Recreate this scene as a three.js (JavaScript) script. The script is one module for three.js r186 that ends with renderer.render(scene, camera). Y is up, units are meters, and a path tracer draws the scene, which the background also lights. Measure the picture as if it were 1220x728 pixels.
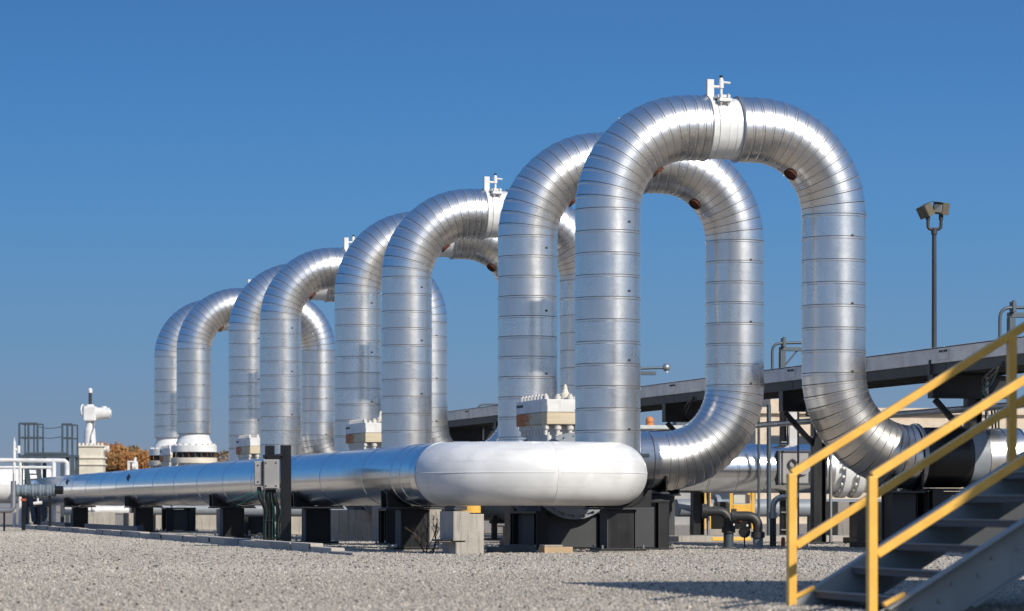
import * as THREE from 'three';
import { mergeGeometries } from 'three/addons/utils/BufferGeometryUtils.js';
import { RoundedBoxGeometry } from 'three/addons/geometries/RoundedBoxGeometry.js';

// ---------------------------------------------------------------- camera, sky, sun
// World: x runs across the yard (along each arch), -z runs away along the headers, y up. The nearest arch stands at the origin.
const scene = new THREE.Scene();
const YAW = 14.5 * Math.PI / 180, EYE = new THREE.Vector3(-12.985, 0.72, 44.36), FPX = 3600;
const camera = new THREE.PerspectiveCamera(2 * Math.atan(364 / FPX) * 180 / Math.PI, 1220 / 728, 0.5, 6000);
camera.position.copy(EYE);
camera.rotation.y = -YAW;
camera.setViewOffset(1220, 728, 0, -238, 1220, 728);
camera.focus = 48.5;
camera.userData.fStop = 3.4;
camera.updateProjectionMatrix();

const SUN = new THREE.Vector3(0.3584, 0.5299, 0.7686).normalize();
const sun = new THREE.DirectionalLight(new THREE.Color().setRGB(1, 0.93, 0.82), 4.3);
sun.position.copy(SUN).multiplyScalar(120);
sun.castShadow = true;
sun.shadow.radius = 1;
sun.shadow.mapSize.set(4096, 4096);
Object.assign(sun.shadow.camera, { left: -70, right: 70, top: 60, bottom: -60, near: 1, far: 300 });
scene.add(sun, sun.target);

function skyTexture() {
  const W = 1024, H = 512, data = new Float32Array(W * H * 4);
  const stops = [[-90, .20, .18, .16], [-2, .30, .32, .36], [0, .235, .285, .365], [1.2, .195, .280, .405], [3, .138, .285, .48], [5.5, .084, .258, .53], [8, .053, .208, .50], [10, .042, .170, .44], [14, .042, .165, .43], [25, .038, .145, .385], [50, .032, .125, .35], [90, .028, .11, .32]];
  for (let j = 0; j < H; j++) {
    const el = 90 - 180 * (1 - (j + 0.5) / H), e = el * Math.PI / 180;
    let k = 0; while (k < stops.length - 2 && stops[k + 1][0] < el) k++;
    const a = stops[k], b = stops[k + 1], t = Math.min(1, Math.max(0, (el - a[0]) / (b[0] - a[0])));
    for (let i = 0; i < W; i++) {
      const phi = ((i + 0.5) / W - 0.5) * 2 * Math.PI;            // u = atan2(z, x) / 2pi + 0.5
      const dx = Math.cos(e) * Math.cos(phi), dy = Math.sin(e), dz = Math.cos(e) * Math.sin(phi);
      const ang = Math.acos(Math.min(1, dx * SUN.x + dy * SUN.y + dz * SUN.z)) * 180 / Math.PI;
      const g1 = el > -2 ? 0.95 * Math.exp(-ang / 9) : 0, g2 = el > -2 ? 0.46 * Math.exp(-ang / 36) : 0;
      const o = (j * W + i) * 4;
      data[o] = a[1] + (b[1] - a[1]) * t + g1 + g2 * 0.97;
      data[o + 1] = a[2] + (b[2] - a[2]) * t + g1 * 0.96 + g2 * 0.99;
      data[o + 2] = a[3] + (b[3] - a[3]) * t + g1 * 0.88 + g2 * 1.0;
      data[o + 3] = 1;
    }
  }
  const tex = new THREE.DataTexture(data, W, H, THREE.RGBAFormat, THREE.FloatType);
  tex.mapping = THREE.EquirectangularReflectionMapping;
  tex.magFilter = tex.minFilter = THREE.LinearFilter;
  tex.needsUpdate = true;
  return tex;
}
scene.background = scene.environment = skyTexture();
scene.backgroundIntensity = 1; scene.environmentIntensity = 1;

const renderer = new THREE.WebGLRenderer({ antialias: true });
renderer.toneMapping = THREE.LinearToneMapping;
renderer.toneMappingExposure = 1.0;
renderer.shadowMap.enabled = true;
renderer.setSize(1024, 611);

// ---------------------------------------------------------------- helpers
let seed = 20711;
const rnd = () => { seed = (seed + 0x6D2B79F5) | 0; let t = Math.imul(seed ^ (seed >>> 15), 1 | seed); t = (t + Math.imul(t ^ (t >>> 7), 61 | t)) ^ t; return ((t ^ (t >>> 14)) >>> 0) / 4294967296; };
const rr = (a, b) => a + (b - a) * rnd();
const V = (x, y, z) => new THREE.Vector3(x, y, z);
// a point of the yard from photograph coordinates and a distance
function at(u, v, d) {
  const X = (u - 610) / FPX * d, c = Math.cos(YAW), s = Math.sin(YAW);
  return V(EYE.x + X * c + d * s, EYE.y + (602 - v) / FPX * d, EYE.z + X * s - d * c);
}
const names = new Map();
function numbered(n) { const k = names.get(n) || 0; names.set(n, k + 1); return k ? n + '_' + String(k).padStart(3, '0') : n; }
function shade(m) { m.castShadow = m.receiveShadow = true; return m; }
function thing(name, label, category, p = [0, 0, 0], turn = 0, group) {
  const o = new THREE.Group(); o.name = numbered(name); scene.add(o);
  o.position.set(...p); o.rotation.y = turn; o.userData = { label, category };
  if (group) o.userData.group = group;
  return o;
}
function part(parent, name, geo, mat, pos, label) {
  const m = shade(new THREE.Mesh(Array.isArray(geo) ? merge(geo) : geo, mat)); m.name = name;
  if (pos) m.position.set(...pos);
  if (label) m.userData.label = label;
  parent.add(m); return m;
}
function struct(name, geo, mat, kind = 'structure') {
  const m = shade(new THREE.Mesh(Array.isArray(geo) ? merge(geo) : geo, mat)); m.name = numbered(name); m.userData = { kind }; scene.add(m); return m;
}
function merge(list) {
  const l = list.map((g) => { const n = g.index ? g.toNonIndexed() : g; for (const k of Object.keys(n.attributes)) if (!['position', 'normal', 'uv'].includes(k)) n.deleteAttribute(k); return n; });
  return l.length === 1 ? l[0] : mergeGeometries(l);
}
// uv in metres from the position, by the way each face points
function metre(g) {
  g = g.index ? g.toNonIndexed() : g;
  const p = g.attributes.position, n = g.attributes.normal, uv = new Float32Array(p.count * 2);
  for (let i = 0; i < p.count; i++) {
    const ax = Math.abs(n.getX(i)), ay = Math.abs(n.getY(i)), az = Math.abs(n.getZ(i));
    const x = p.getX(i), y = p.getY(i), z = p.getZ(i);
    if (ay >= ax && ay >= az) { uv[2 * i] = x; uv[2 * i + 1] = z; } else if (ax >= az) { uv[2 * i] = z; uv[2 * i + 1] = y; } else { uv[2 * i] = x; uv[2 * i + 1] = y; }
  }
  g.setAttribute('uv', new THREE.BufferAttribute(uv, 2));
  return g;
}
// box by its two corners; bevelled when big enough to show it
function box(x0, y0, z0, x1, y1, z1, bev = 0.006) {
  const w = Math.abs(x1 - x0), h = Math.abs(y1 - y0), d = Math.abs(z1 - z0), b = Math.min(bev, w / 3, h / 3, d / 3);
  const g = b > 0 ? new RoundedBoxGeometry(w, h, d, 1, b) : new THREE.BoxGeometry(w, h, d);
  g.translate((x0 + x1) / 2, (y0 + y1) / 2, (z0 + z1) / 2);
  return metre(g);
}
// bar of rectangular section from a to b
function bar(a, b, w, h = w, up = V(0, 1, 0)) {
  const d = b.clone().sub(a), L = d.length(), g = metre(new RoundedBoxGeometry(w, h, L, 1, Math.min(0.006, w / 4, h / 4)));
  const z = d.normalize(), x = new THREE.Vector3().crossVectors(up, z); if (x.lengthSq() < 1e-6) x.set(1, 0, 0); x.normalize();
  const y = new THREE.Vector3().crossVectors(z, x), m = new THREE.Matrix4().makeBasis(x, y, z);
  m.setPosition(a.clone().add(b).multiplyScalar(0.5)); g.applyMatrix4(m); return g;
}
// round bar from a to b, radii r0 and r1
function rod(a, b, r0, r1 = r0, seg = 14) {
  const d = b.clone().sub(a), L = d.length(), g = new THREE.CylinderGeometry(r1, r0, L, seg);
  const uv = g.attributes.uv; for (let i = 0; i < uv.count; i++) uv.setXY(i, uv.getX(i) * 6.28 * r0, uv.getY(i) * L);
  g.applyQuaternion(new THREE.Quaternion().setFromUnitVectors(V(0, 1, 0), d.clone().normalize()));
  const c = a.clone().add(b).multiplyScalar(0.5); g.translate(c.x, c.y, c.z); return g;
}
function tube(pts, r, seg = 10, n = 0) {
  const c = new THREE.CatmullRomCurve3(pts, false, 'centripetal'), g = new THREE.TubeGeometry(c, n || pts.length * 6, r, seg, false), L = c.getLength(), uv = g.attributes.uv;
  for (let i = 0; i < uv.count; i++) uv.setXY(i, uv.getX(i) * L, uv.getY(i) * 6.28 * r);
  return g;
}
// bent pipe through corner points with rounded corners
function bentPipe(pts, r, R, seg = 12) {
  const path = new THREE.CurvePath(); let a = pts[0].clone();
  for (let i = 1; i < pts.length - 1; i++) {
    const p = pts[i], d0 = p.clone().sub(pts[i - 1]).normalize(), d1 = pts[i + 1].clone().sub(p).normalize();
    const s = p.clone().addScaledVector(d0, -R), e = p.clone().addScaledVector(d1, R);
    path.add(new THREE.LineCurve3(a, s)); path.add(new THREE.QuadraticBezierCurve3(s, p, e)); a = e;
  }
  path.add(new THREE.LineCurve3(a, pts[pts.length - 1].clone()));
  const g = new THREE.TubeGeometry(path, 14 * pts.length, r, seg, false), L = path.getLength(), uv = g.attributes.uv;
  for (let i = 0; i < uv.count; i++) uv.setXY(i, uv.getX(i) * L, uv.getY(i) * 6.28 * r);
  return g;
}
// lathe about y from [radius, height] pairs, hard corners kept
function lathe(prof, seg = 40) {
  const out = [];
  for (let i = 0; i < prof.length - 1; i++) {
    const [r0, y0] = prof[i], [r1, y1] = prof[i + 1];
    out.push(loft([{ c: V(0, y0, 0), t: V(0, 1, 0), b: V(0, 0, -1), r: r0 }, { c: V(0, y1, 0), t: V(0, 1, 0), b: V(0, 0, -1), r: r1 }], seg));
  }
  return mergeGeometries(out);
}
// skin between rings of a pipe; every stretch keeps its own normals along, smooth around
function loft(rings, seg = 44, smooth = false) {
  const pos = [], nor = [], uv = [], idx = []; let s = 0;
  const N = rings.map((k) => k.n || new THREE.Vector3().crossVectors(k.b, k.t));
  const P = (k, th) => { const c = Math.cos(th), q = Math.sin(th), n = N[k], b = rings[k].b; return V(rings[k].c.x + rings[k].r * (n.x * c + b.x * q), rings[k].c.y + rings[k].r * (n.y * c + b.y * q), rings[k].c.z + rings[k].r * (n.z * c + b.z * q)); };
  for (let k = 0; k < rings.length - 1; k++) {
    const base = pos.length / 3, ds = rings[k].c.distanceTo(rings[k + 1].c) + Math.abs(rings[k].r - rings[k + 1].r), rad = Math.max(rings[k].r, rings[k + 1].r);
    for (let j = 0; j <= seg; j++) {
      const th = j / seg * 2 * Math.PI, c = Math.cos(th), q = Math.sin(th);
      const p0 = P(k, th), p1 = P(k + 1, th);
      for (let e = 0; e < 2; e++) {
        const n = N[k + e], b = rings[k + e].b, T = V(-n.x * q + b.x * c, -n.y * q + b.y * c, -n.z * q + b.z * c);
        let nn;
        if (smooth) nn = V(n.x * c + b.x * q, n.y * c + b.y * q, n.z * c + b.z * q);
        else { nn = new THREE.Vector3().crossVectors(T, p1.clone().sub(p0)); if (nn.lengthSq() < 1e-14) nn.set(n.x * c + b.x * q, n.y * c + b.y * q, n.z * c + b.z * q); nn.normalize(); }
        const p = e ? p1 : p0;
        pos.push(p.x, p.y, p.z); nor.push(nn.x, nn.y, nn.z); uv.push(th * rad, s + e * ds);
      }
    }
    for (let j = 0; j < seg; j++) { const a = base + 2 * j; idx.push(a, a + 2, a + 1, a + 1, a + 2, a + 3); }
    s += ds;
  }
  const g = new THREE.BufferGeometry();
  g.setAttribute('position', new THREE.Float32BufferAttribute(pos, 3)); g.setAttribute('normal', new THREE.Float32BufferAttribute(nor, 3)); g.setAttribute('uv', new THREE.Float32BufferAttribute(uv, 2)); g.setIndex(idx);
  return g;
}
const extrude = (pts, depth, bev = 0) => {
  const s = new THREE.Shape(pts.map(([x, y]) => new THREE.Vector2(x, y)));
  return metre(new THREE.ExtrudeGeometry(s, { depth, bevelEnabled: bev > 0, bevelSize: bev, bevelThickness: bev, bevelSegments: 1, curveSegments: 12 }));
};

// ---------------------------------------------------------------- textures and materials
function lattice(n) { const a = new Float32Array(n * n); for (let i = 0; i < n * n; i++) a[i] = rnd(); return a; }
// tiling value noise, sum of octaves; returns values about 0..1
function noiseField(S, base, oct, gain = 0.5, sx = 1, sy = 1) {
  const f = new Float32Array(S * S); let amp = 1, tot = 0;
  for (let o = 0; o < oct; o++) {
    const nx = Math.max(2, Math.round(base * sx * 2 ** o)), ny = Math.max(2, Math.round(base * sy * 2 ** o)), L = new Float32Array(nx * ny);
    for (let i = 0; i < L.length; i++) L[i] = rnd();
    for (let y = 0; y < S; y++) for (let x = 0; x < S; x++) {
      const gx = x / S * nx, gy = y / S * ny, ix = Math.floor(gx), iy = Math.floor(gy); let tx = gx - ix, ty = gy - iy; tx = tx * tx * (3 - 2 * tx); ty = ty * ty * (3 - 2 * ty);
      const a = L[(iy % ny) * nx + ix % nx], b = L[(iy % ny) * nx + (ix + 1) % nx], c = L[((iy + 1) % ny) * nx + ix % nx], d = L[((iy + 1) % ny) * nx + (ix + 1) % nx];
      f[y * S + x] += amp * (a + (b - a) * tx + (c - a) * ty + (a - b - c + d) * tx * ty);
    }
    tot += amp; amp *= gain;
  }
  for (let i = 0; i < f.length; i++) f[i] /= tot;
  return f;
}
function tex(S, fn, metres, srgb = false) {
  const d = new Uint8Array(S * S * 4);
  for (let i = 0; i < S * S; i++) { const c = fn(i, i % S, Math.floor(i / S)); for (let k = 0; k < 3; k++) d[4 * i + k] = Math.max(0, Math.min(255, Math.round(c[k] * 255))); d[4 * i + 3] = 255; }
  const t = new THREE.DataTexture(d, S, S); t.wrapS = t.wrapT = THREE.RepeatWrapping; t.magFilter = THREE.LinearFilter; t.minFilter = THREE.LinearMipmapLinearFilter; t.generateMipmaps = true;
  if (srgb) t.colorSpace = THREE.SRGBColorSpace;
  const m = Array.isArray(metres) ? metres : [metres, metres];
  t.repeat.set(1 / m[0], 1 / m[1]); t.needsUpdate = true; return t;
}
const grey = (v) => [v, v, v], mul = (c, v) => [c[0] * v, c[1] * v, c[2] * v], mix = (a, b, t) => [a[0] + (b[0] - a[0]) * t, a[1] + (b[1] - a[1]) * t, a[2] + (b[2] - a[2]) * t];
const sm = (a, b, x) => { const t = Math.min(1, Math.max(0, (x - a) / (b - a))); return t * t * (3 - 2 * t); };
const S5 = 512;
const nA = noiseField(S5, 6, 5), nB = noiseField(S5, 48, 3), nC = noiseField(S5, 128, 2, 0.6), nStreak = noiseField(S5, 4, 5, 0.6, 8, 0.6);
const spangleRough = tex(S5, (i) => grey(0.69 + 0.12 * nB[i] + 0.14 * (nA[i] - 0.5) + 0.08 * (nC[i] - 0.5)), 0.9);
const spangleBump = tex(S5, (i) => grey(0.5 * nC[i] + 0.5 * nB[i]), 0.9);
const nD = noiseField(S5, 5, 3), dentBump = tex(S5, (i) => grey(nD[i]), 1.5);
const cladColor = tex(S5, (i) => grey(0.87 + 0.13 * nA[i] + 0.06 * (nC[i] - 0.5) + 0.08 * (nStreak[i] - 0.5)), 1.3);
const paintRough = tex(S5, (i) => grey(0.35 + 0.35 * nA[i] + 0.25 * nStreak[i]), 1.6);
const dirtColor = tex(S5, (i) => grey(0.86 + 0.14 * sm(0.3, 0.7, nA[i]) - 0.10 * sm(0.62, 0.8, nStreak[i])), 1.5);
const concreteColor = tex(S5, (i) => mul([1, 0.96, 0.9], 0.62 + 0.26 * nA[i] + 0.18 * (nC[i] - 0.3) - 0.22 * sm(0.55, 0.75, nStreak[i])), 1.2);
const concreteBump = tex(S5, (i) => grey(0.5 * nC[i] + 0.5 * nB[i]), 0.7);
const wrapBump = tex(S5, (i) => grey(0.7 * nA[i] + 0.3 * nB[i]), 0.4);
const gravelColor = (() => {
  const S = 1024, d = new Float32Array(S * S).fill(0.16), sh = new Float32Array(S * S).fill(0.5), hue = new Float32Array(S * S);
  for (let k = 0; k < 9000; k++) {
    const cx = rnd() * S, cy = rnd() * S, r = rr(5, 13), a = rnd() * 6.3, q = rr(0.55, 1), b = rr(0.45, 0.98), h = rnd(), ca = Math.cos(a), sa = Math.sin(a);
    for (let y = -14; y <= 14; y++) for (let x = -14; x <= 14; x++) {
      const X = (x * ca + y * sa) / r, Y = (-x * sa + y * ca) / (r * q), m = Math.abs(X) ** 2.6 + Math.abs(Y) ** 2.6; if (m > 1) continue;
      const o = (((Math.round(cy) + y + S) % S) * S + (Math.round(cx) + x + S) % S), z = Math.sqrt(1 - m) * r / 13;
      if (k > 4000 || z > sh[o] - 0.5) { d[o] = b; sh[o] = 0.5 + 0.5 * z; hue[o] = h; }
    }
  }
  const map = tex(S, (i) => mix(mul([1, 0.965, 0.915], d[i]), mul([1, 0.86, 0.72], d[i]), sm(0.7, 1, hue[i])), 1.3), bump = tex(S, (i) => grey(sh[i] - 0.3), 1.3);
  return { map, bump };
})();

const std = (o) => new THREE.MeshStandardMaterial(o), phys = (o) => new THREE.MeshPhysicalMaterial(o);
const lin = (r, g, b) => new THREE.Color().setRGB(r, g, b);
const M = {};
M.clad = [0.30, 0.315, 0.33, 0.35].map((ro, i) => std({ color: lin(0.925 - 0.02 * i, 0.905 - 0.02 * i, 0.865 - 0.02 * i), metalness: 1, roughness: ro * 1.22, roughnessMap: spangleRough, map: cladColor, bumpMap: dentBump, bumpScale: 0.0018 }));
M.cladSmooth = [0.32, 0.34, 0.36].map((ro, i) => std({ color: lin(0.83 - 0.02 * i, 0.82 - 0.02 * i, 0.80 - 0.02 * i), metalness: 1, roughness: ro * 1.25, roughnessMap: spangleRough, map: cladColor, bumpMap: dentBump, bumpScale: 0.003 }));
M.header = [0.19, 0.21].map((ro) => std({ color: lin(0.78, 0.80, 0.82), metalness: 1, roughness: ro * 1.3, roughnessMap: spangleRough, map: cladColor, bumpMap: dentBump, bumpScale: 0.0022 }));
M.sealant = std({ color: lin(0.15, 0.125, 0.10), roughness: 0.85 });
M.white = phys({ color: lin(0.79, 0.79, 0.775), roughness: 0.42, clearcoat: 0.35, clearcoatRoughness: 0.18, map: dirtColor, roughnessMap: null });
M.whiteFlat = std({ color: lin(0.76, 0.755, 0.735), roughness: 0.5, map: dirtColor });
M.cream = std({ color: lin(0.72, 0.66, 0.54), roughness: 0.5, map: dirtColor });
M.stud = std({ color: lin(0.70, 0.68, 0.63), roughness: 0.45, map: dirtColor });
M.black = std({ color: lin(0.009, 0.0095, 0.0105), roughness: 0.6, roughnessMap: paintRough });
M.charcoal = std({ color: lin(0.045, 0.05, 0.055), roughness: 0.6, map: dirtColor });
M.galv = std({ color: lin(0.42, 0.43, 0.43), metalness: 0.75, roughness: 0.55, roughnessMap: spangleRough, map: cladColor });
M.steelBlue = std({ color: lin(0.085, 0.11, 0.13), metalness: 0.3, roughness: 0.5, map: dirtColor });
M.fascia = std({ color: lin(0.74, 0.72, 0.69), metalness: 0.25, roughness: 0.5, map: dirtColor });
M.concrete = std({ color: lin(0.50, 0.48, 0.45), roughness: 0.9, map: concreteColor, bumpMap: concreteBump, bumpScale: 0.004 });
M.kerb = std({ color: lin(0.66, 0.62, 0.56), roughness: 0.9, map: concreteColor, bumpMap: concreteBump, bumpScale: 0.004 });
M.concreteDark = std({ color: lin(0.30, 0.29, 0.28), roughness: 0.9, map: concreteColor, bumpMap: concreteBump, bumpScale: 0.004 });
M.yellow = std({ color: lin(0.92, 0.53, 0.105), roughness: 0.45, map: tex(S5, (i) => { const c = sm(0.74, 0.80, nC[i] * 0.5 + nB[i] * 0.5 + 0.25 * (nA[i] - 0.5)); return mix(grey(0.88 + 0.12 * sm(0.3, 0.7, nA[i])), [0.32, 0.30, 0.45], c * 0.85); }, 0.8), roughnessMap: paintRough });
M.stairGrey = std({ color: lin(0.33, 0.36, 0.35), roughness: 0.5, map: dirtColor });
M.tread = std({ color: lin(0.12, 0.13, 0.135), roughness: 0.65, map: dirtColor });
M.boxGrey = std({ color: lin(0.34, 0.33, 0.32), roughness: 0.5, map: dirtColor });
M.wrap = std({ color: lin(0.20, 0.25, 0.29), roughness: 0.55, bumpMap: wrapBump, bumpScale: 0.03, map: dirtColor });
M.greyPipe = std({ color: lin(0.26, 0.29, 0.32), roughness: 0.5, map: dirtColor });
M.greenWire = std({ color: lin(0.012, 0.10, 0.075), roughness: 0.5 });
M.wood = std({ color: lin(0.50, 0.36, 0.22), roughness: 0.85, map: dirtColor });
M.twig = std({ color: lin(0.075, 0.055, 0.04), roughness: 0.95 });
M.rust = std({ color: lin(0.105, 0.034, 0.02), roughness: 0.9, map: concreteColor });
M.darkIron = std({ color: lin(0.06, 0.06, 0.062), metalness: 0.4, roughness: 0.5, map: dirtColor });
M.olive = std({ color: lin(0.14, 0.125, 0.085), roughness: 0.5, map: dirtColor });
M.glass = phys({ color: lin(0.52, 0.49, 0.42), roughness: 0.25, metalness: 0.1, clearcoat: 1 });
M.redTip = std({ color: lin(0.42, 0.09, 0.04), roughness: 0.6 });
M.building = std({ color: lin(0.62, 0.52, 0.40), roughness: 0.8, map: dirtColor });
M.paleBuilding = std({ color: lin(0.55, 0.57, 0.55), roughness: 0.7, map: dirtColor });
M.windowDark = phys({ color: lin(0.03, 0.04, 0.05), roughness: 0.1, clearcoat: 1 });
M.teal = std({ color: lin(0.10, 0.42, 0.36), roughness: 0.6 });
M.orange = std({ color: lin(0.62, 0.22, 0.06), roughness: 0.6 });
M.bark = std({ color: lin(0.09, 0.07, 0.055), roughness: 0.95 });
M.rustyBlock = (() => {   // cream paint; the left half carries rust runs seen on the shaded side of each valve block
  const S = 256, n1 = noiseField(S, 5, 4), n2 = noiseField(S, 3, 4, 0.6, 7, 0.5);
  const t = tex(S, (i, x, y) => {
    const clean = mul([0.86, 0.80, 0.68], 0.92 + 0.12 * (n1[i] - 0.5)); if (x > S / 2) { const e = sm(0.93, 0.99, y / S) * 0.55; return mix(clean, [0.70, 0.42, 0.20], e * sm(0.3, 0.6, n1[i])); }
    const q = x / (S / 2), run = sm(0.30, 0.62, 0.95 - 0.95 * q + 0.55 * (n2[i] - 0.5) + 0.35 * (n1[i] - 0.5));
    return mix(clean, mix([0.82, 0.46, 0.17], [0.62, 0.30, 0.11], n1[i]), run * 0.9);
  }, 1, true);
  return std({ map: t, roughness: 0.65 });
})();

// ---------------------------------------------------------------- ground
{
  const g = new THREE.PlaneGeometry(5000, 5000, 1, 1); g.rotateX(-Math.PI / 2);
  const uv = g.attributes.uv; for (let i = 0; i < uv.count; i++) uv.setXY(i, uv.getX(i) * 5000, uv.getY(i) * 5000);
  struct('ground', g, std({ color: lin(0.50, 0.45, 0.385), map: gravelColor.map, roughness: 0.95, bumpMap: gravelColor.bump, bumpScale: 0.012 }));
}
{ // loose stones in the part of the yard close enough to tell them apart
  const geos = []; for (let k = 0; k < 1; k++) {
    const g = new THREE.IcosahedronGeometry(1, 0), p = g.attributes.position, seen = new Map();
    for (let i = 0; i < p.count; i++) { const key = [p.getX(i), p.getY(i), p.getZ(i)].map((q) => q.toFixed(3)).join(); if (!seen.has(key)) seen.set(key, [rr(0.72, 1.2), rr(0.72, 1.2), rr(0.72, 1.2)]); const s = seen.get(key); p.setXYZ(i, p.getX(i) * s[0], p.getY(i) * s[1], p.getZ(i) * s[2]); }
    g.computeVertexNormals(); geos.push(g);
  }
  const COUNT = 600000, mt = new THREE.Matrix4(), q = new THREE.Quaternion(), e = new THREE.Euler(), col = new THREE.Color();
  for (const g of geos) {
    const im = new THREE.InstancedMesh(g, std({ color: 0xffffff, roughness: 0.92 }), COUNT); im.name = numbered('gravel_stones'); im.userData = { kind: 'stuff', label: 'loose pale limestone gravel spread over the yard', category: 'gravel' };
    for (let i = 0; i < COUNT; i++) {
      const far = i > COUNT * 0.86, d = far ? Math.sqrt(rr(54 * 54, 98 * 98)) : Math.sqrt(rr(18.5 * 18.5, 56 * 56)), u = far ? rr(-40, 470) : rr(-40, 1260), p = at(u, 602, d);
      const worn = d + 9 * (nA[(Math.floor((p.z + 60) * 6) & 511) * 512 + (Math.floor((p.x * 0.3 + 40) * 6) & 511)] - 0.5) < 31;   // driven-over strip: crushed fine, few whole stones
      const s = far ? rr(0.011, 0.021) : worn ? (rnd() < 0.05 ? rr(0.008, 0.016) : rr(0.003, 0.0075)) : (rnd() < 0.05 ? rr(0.015, 0.022) : rr(0.005, 0.0125));
      e.set(rnd() * 6.3, rnd() * 6.3, rnd() * 6.3); q.setFromEuler(e);
      mt.compose(V(p.x, s * rr(0.15, 0.55), p.z), q, V(s * rr(0.8, 1.4), s * rr(0.6, 0.95), s));
      im.setMatrixAt(i, mt);
      const patch = nA[(Math.floor((p.z + 60) * 9) & 511) * 512 + (Math.floor((p.x * 0.35 + 40) * 9) & 511)], v = (rnd() < 0.09 ? rr(0.06, 0.16) : rr(0.27, 0.53)) * (0.80 + 0.4 * patch), w = rnd();
      im.setColorAt(i, w < 0.12 ? col.setRGB(v, v * 0.86, v * 0.70) : col.setRGB(v * 1.07, v * 0.985, v * 0.86));
    }
    shade(im); scene.add(im);
  }
}

// ---------------------------------------------------------------- pipe arches
const R = 1.3, RL = 0.5, YT = 6.53, SPAN = 3.67, YRUN = 1.47, GAP = 0.0058;
const geoCache = new Map();
const cached = (key, fn) => { if (!geoCache.has(key)) geoCache.set(key, fn()); return geoCache.get(key); };
// one sheet-metal band: a short sleeve with a turned edge, a rolled bead at the lapped end
function bandGeo(L, r) {
  return cached(`band${L.toFixed(3)}_${r.toFixed(3)}`, () => loft([[GAP, r - 0.014], [GAP, r], [L - GAP - 0.034, r], [L - GAP - 0.026, r + 0.007], [L - GAP, r + 0.007], [L - GAP, r - 0.014]].map(([y, q]) => ({ c: V(0, y, 0), t: V(0, 1, 0), b: V(0, 0, -1), r: q }))));
}
// one mitred gore of a bend about centre C (in the arch's plane); angles in radians, b is the bend's axis
function goreGeo(key, C, e1, e2, Rb, a0, a1, r, b) {
  return cached(key, () => {
    const g = GAP / Rb, bead = 0.03 / Rb, ring = (a, q) => {
      const rad = e1.clone().multiplyScalar(Math.cos(a)).addScaledVector(e2, Math.sin(a)), t = e1.clone().multiplyScalar(-Math.sin(a)).addScaledVector(e2, Math.cos(a));
      return { c: C.clone().addScaledVector(rad, Rb), t, b, r: q };
    };
    return loft([ring(a0 + g, r - 0.014), ring(a0 + g, r), ring(a1 - g - bead, r), ring(a1 - g - bead * 0.8, r + 0.006), ring(a1 - g, r + 0.006), ring(a1 - g, r - 0.014)]);
  });
}
function bendCore(C, e1, e2, Rb, a0, a1, r, b, n = 16) {
  const rings = []; for (let i = 0; i <= n; i++) { const a = a0 + (a1 - a0) * i / n, rad = e1.clone().multiplyScalar(Math.cos(a)).addScaledVector(e2, Math.sin(a)); rings.push({ c: C.clone().addScaledVector(rad, Rb), t: e1.clone().multiplyScalar(-Math.sin(a)).addScaledVector(e2, Math.cos(a)), b, r }); }
  return loft(rings, 36, true);
}
const pickClad = () => M.clad[Math.floor(rnd() * M.clad.length)];
const pickSmooth = () => M.cladSmooth[Math.floor(rnd() * M.cladSmooth.length)];
// row of bands from a to b; returns the inner core of the stretch
function bands(root, a, b, r, pitch, pick, name = 'cladding_band') {
  const d = b.clone().sub(a), L = d.length(), n = Math.max(1, Math.round(L / pitch)), l = L / n, q = new THREE.Quaternion().setFromUnitVectors(V(0, 1, 0), d.clone().normalize());
  for (let i = 0; i < n; i++) {
    const m = part(root, name, bandGeo(l, r), pick()); m.position.copy(a).addScaledVector(d, i / n);
    m.quaternion.copy(q).multiply(new THREE.Quaternion().setFromAxisAngle(V(0, 1, 0), rnd() * 6.28));
  }
  return rod(a, b, r - 0.010, r - 0.010, 36);
}
function gores(root, key, C, e1, e2, a0, a1, n, r, b, pick, Rb = R) {
  for (let i = 0; i < n; i++) part(root, 'cladding_gore', goreGeo(key + i, C, e1, e2, Rb, a0 + (a1 - a0) * i / n, a0 + (a1 - a0) * (i + 1) / n, r, b), pick());
  return bendCore(C, e1, e2, Rb, a0, a1, r - 0.010, b);
}
const X1 = V(1, 0, 0), Y1 = V(0, 1, 0), Z1 = V(0, 0, 1), ZB = V(0, 0, -1);
function latchRow(root, x, y0, y1, side) { // small rivet studs that close the bands
  const list = []; for (let y = y0; y < y1; y += 1.05) { const a = 0.95; list.push(box(-0.02, -0.016, -0.012, 0.02, 0.016, 0.012, 0.003).applyMatrix4(new THREE.Matrix4().makeRotationY(side).setPosition(x + Math.sin(side) * RL, y, Math.cos(side) * RL))); }
  for (const g of list) part(root, 'latch', g, M.darkIron);
}
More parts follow.
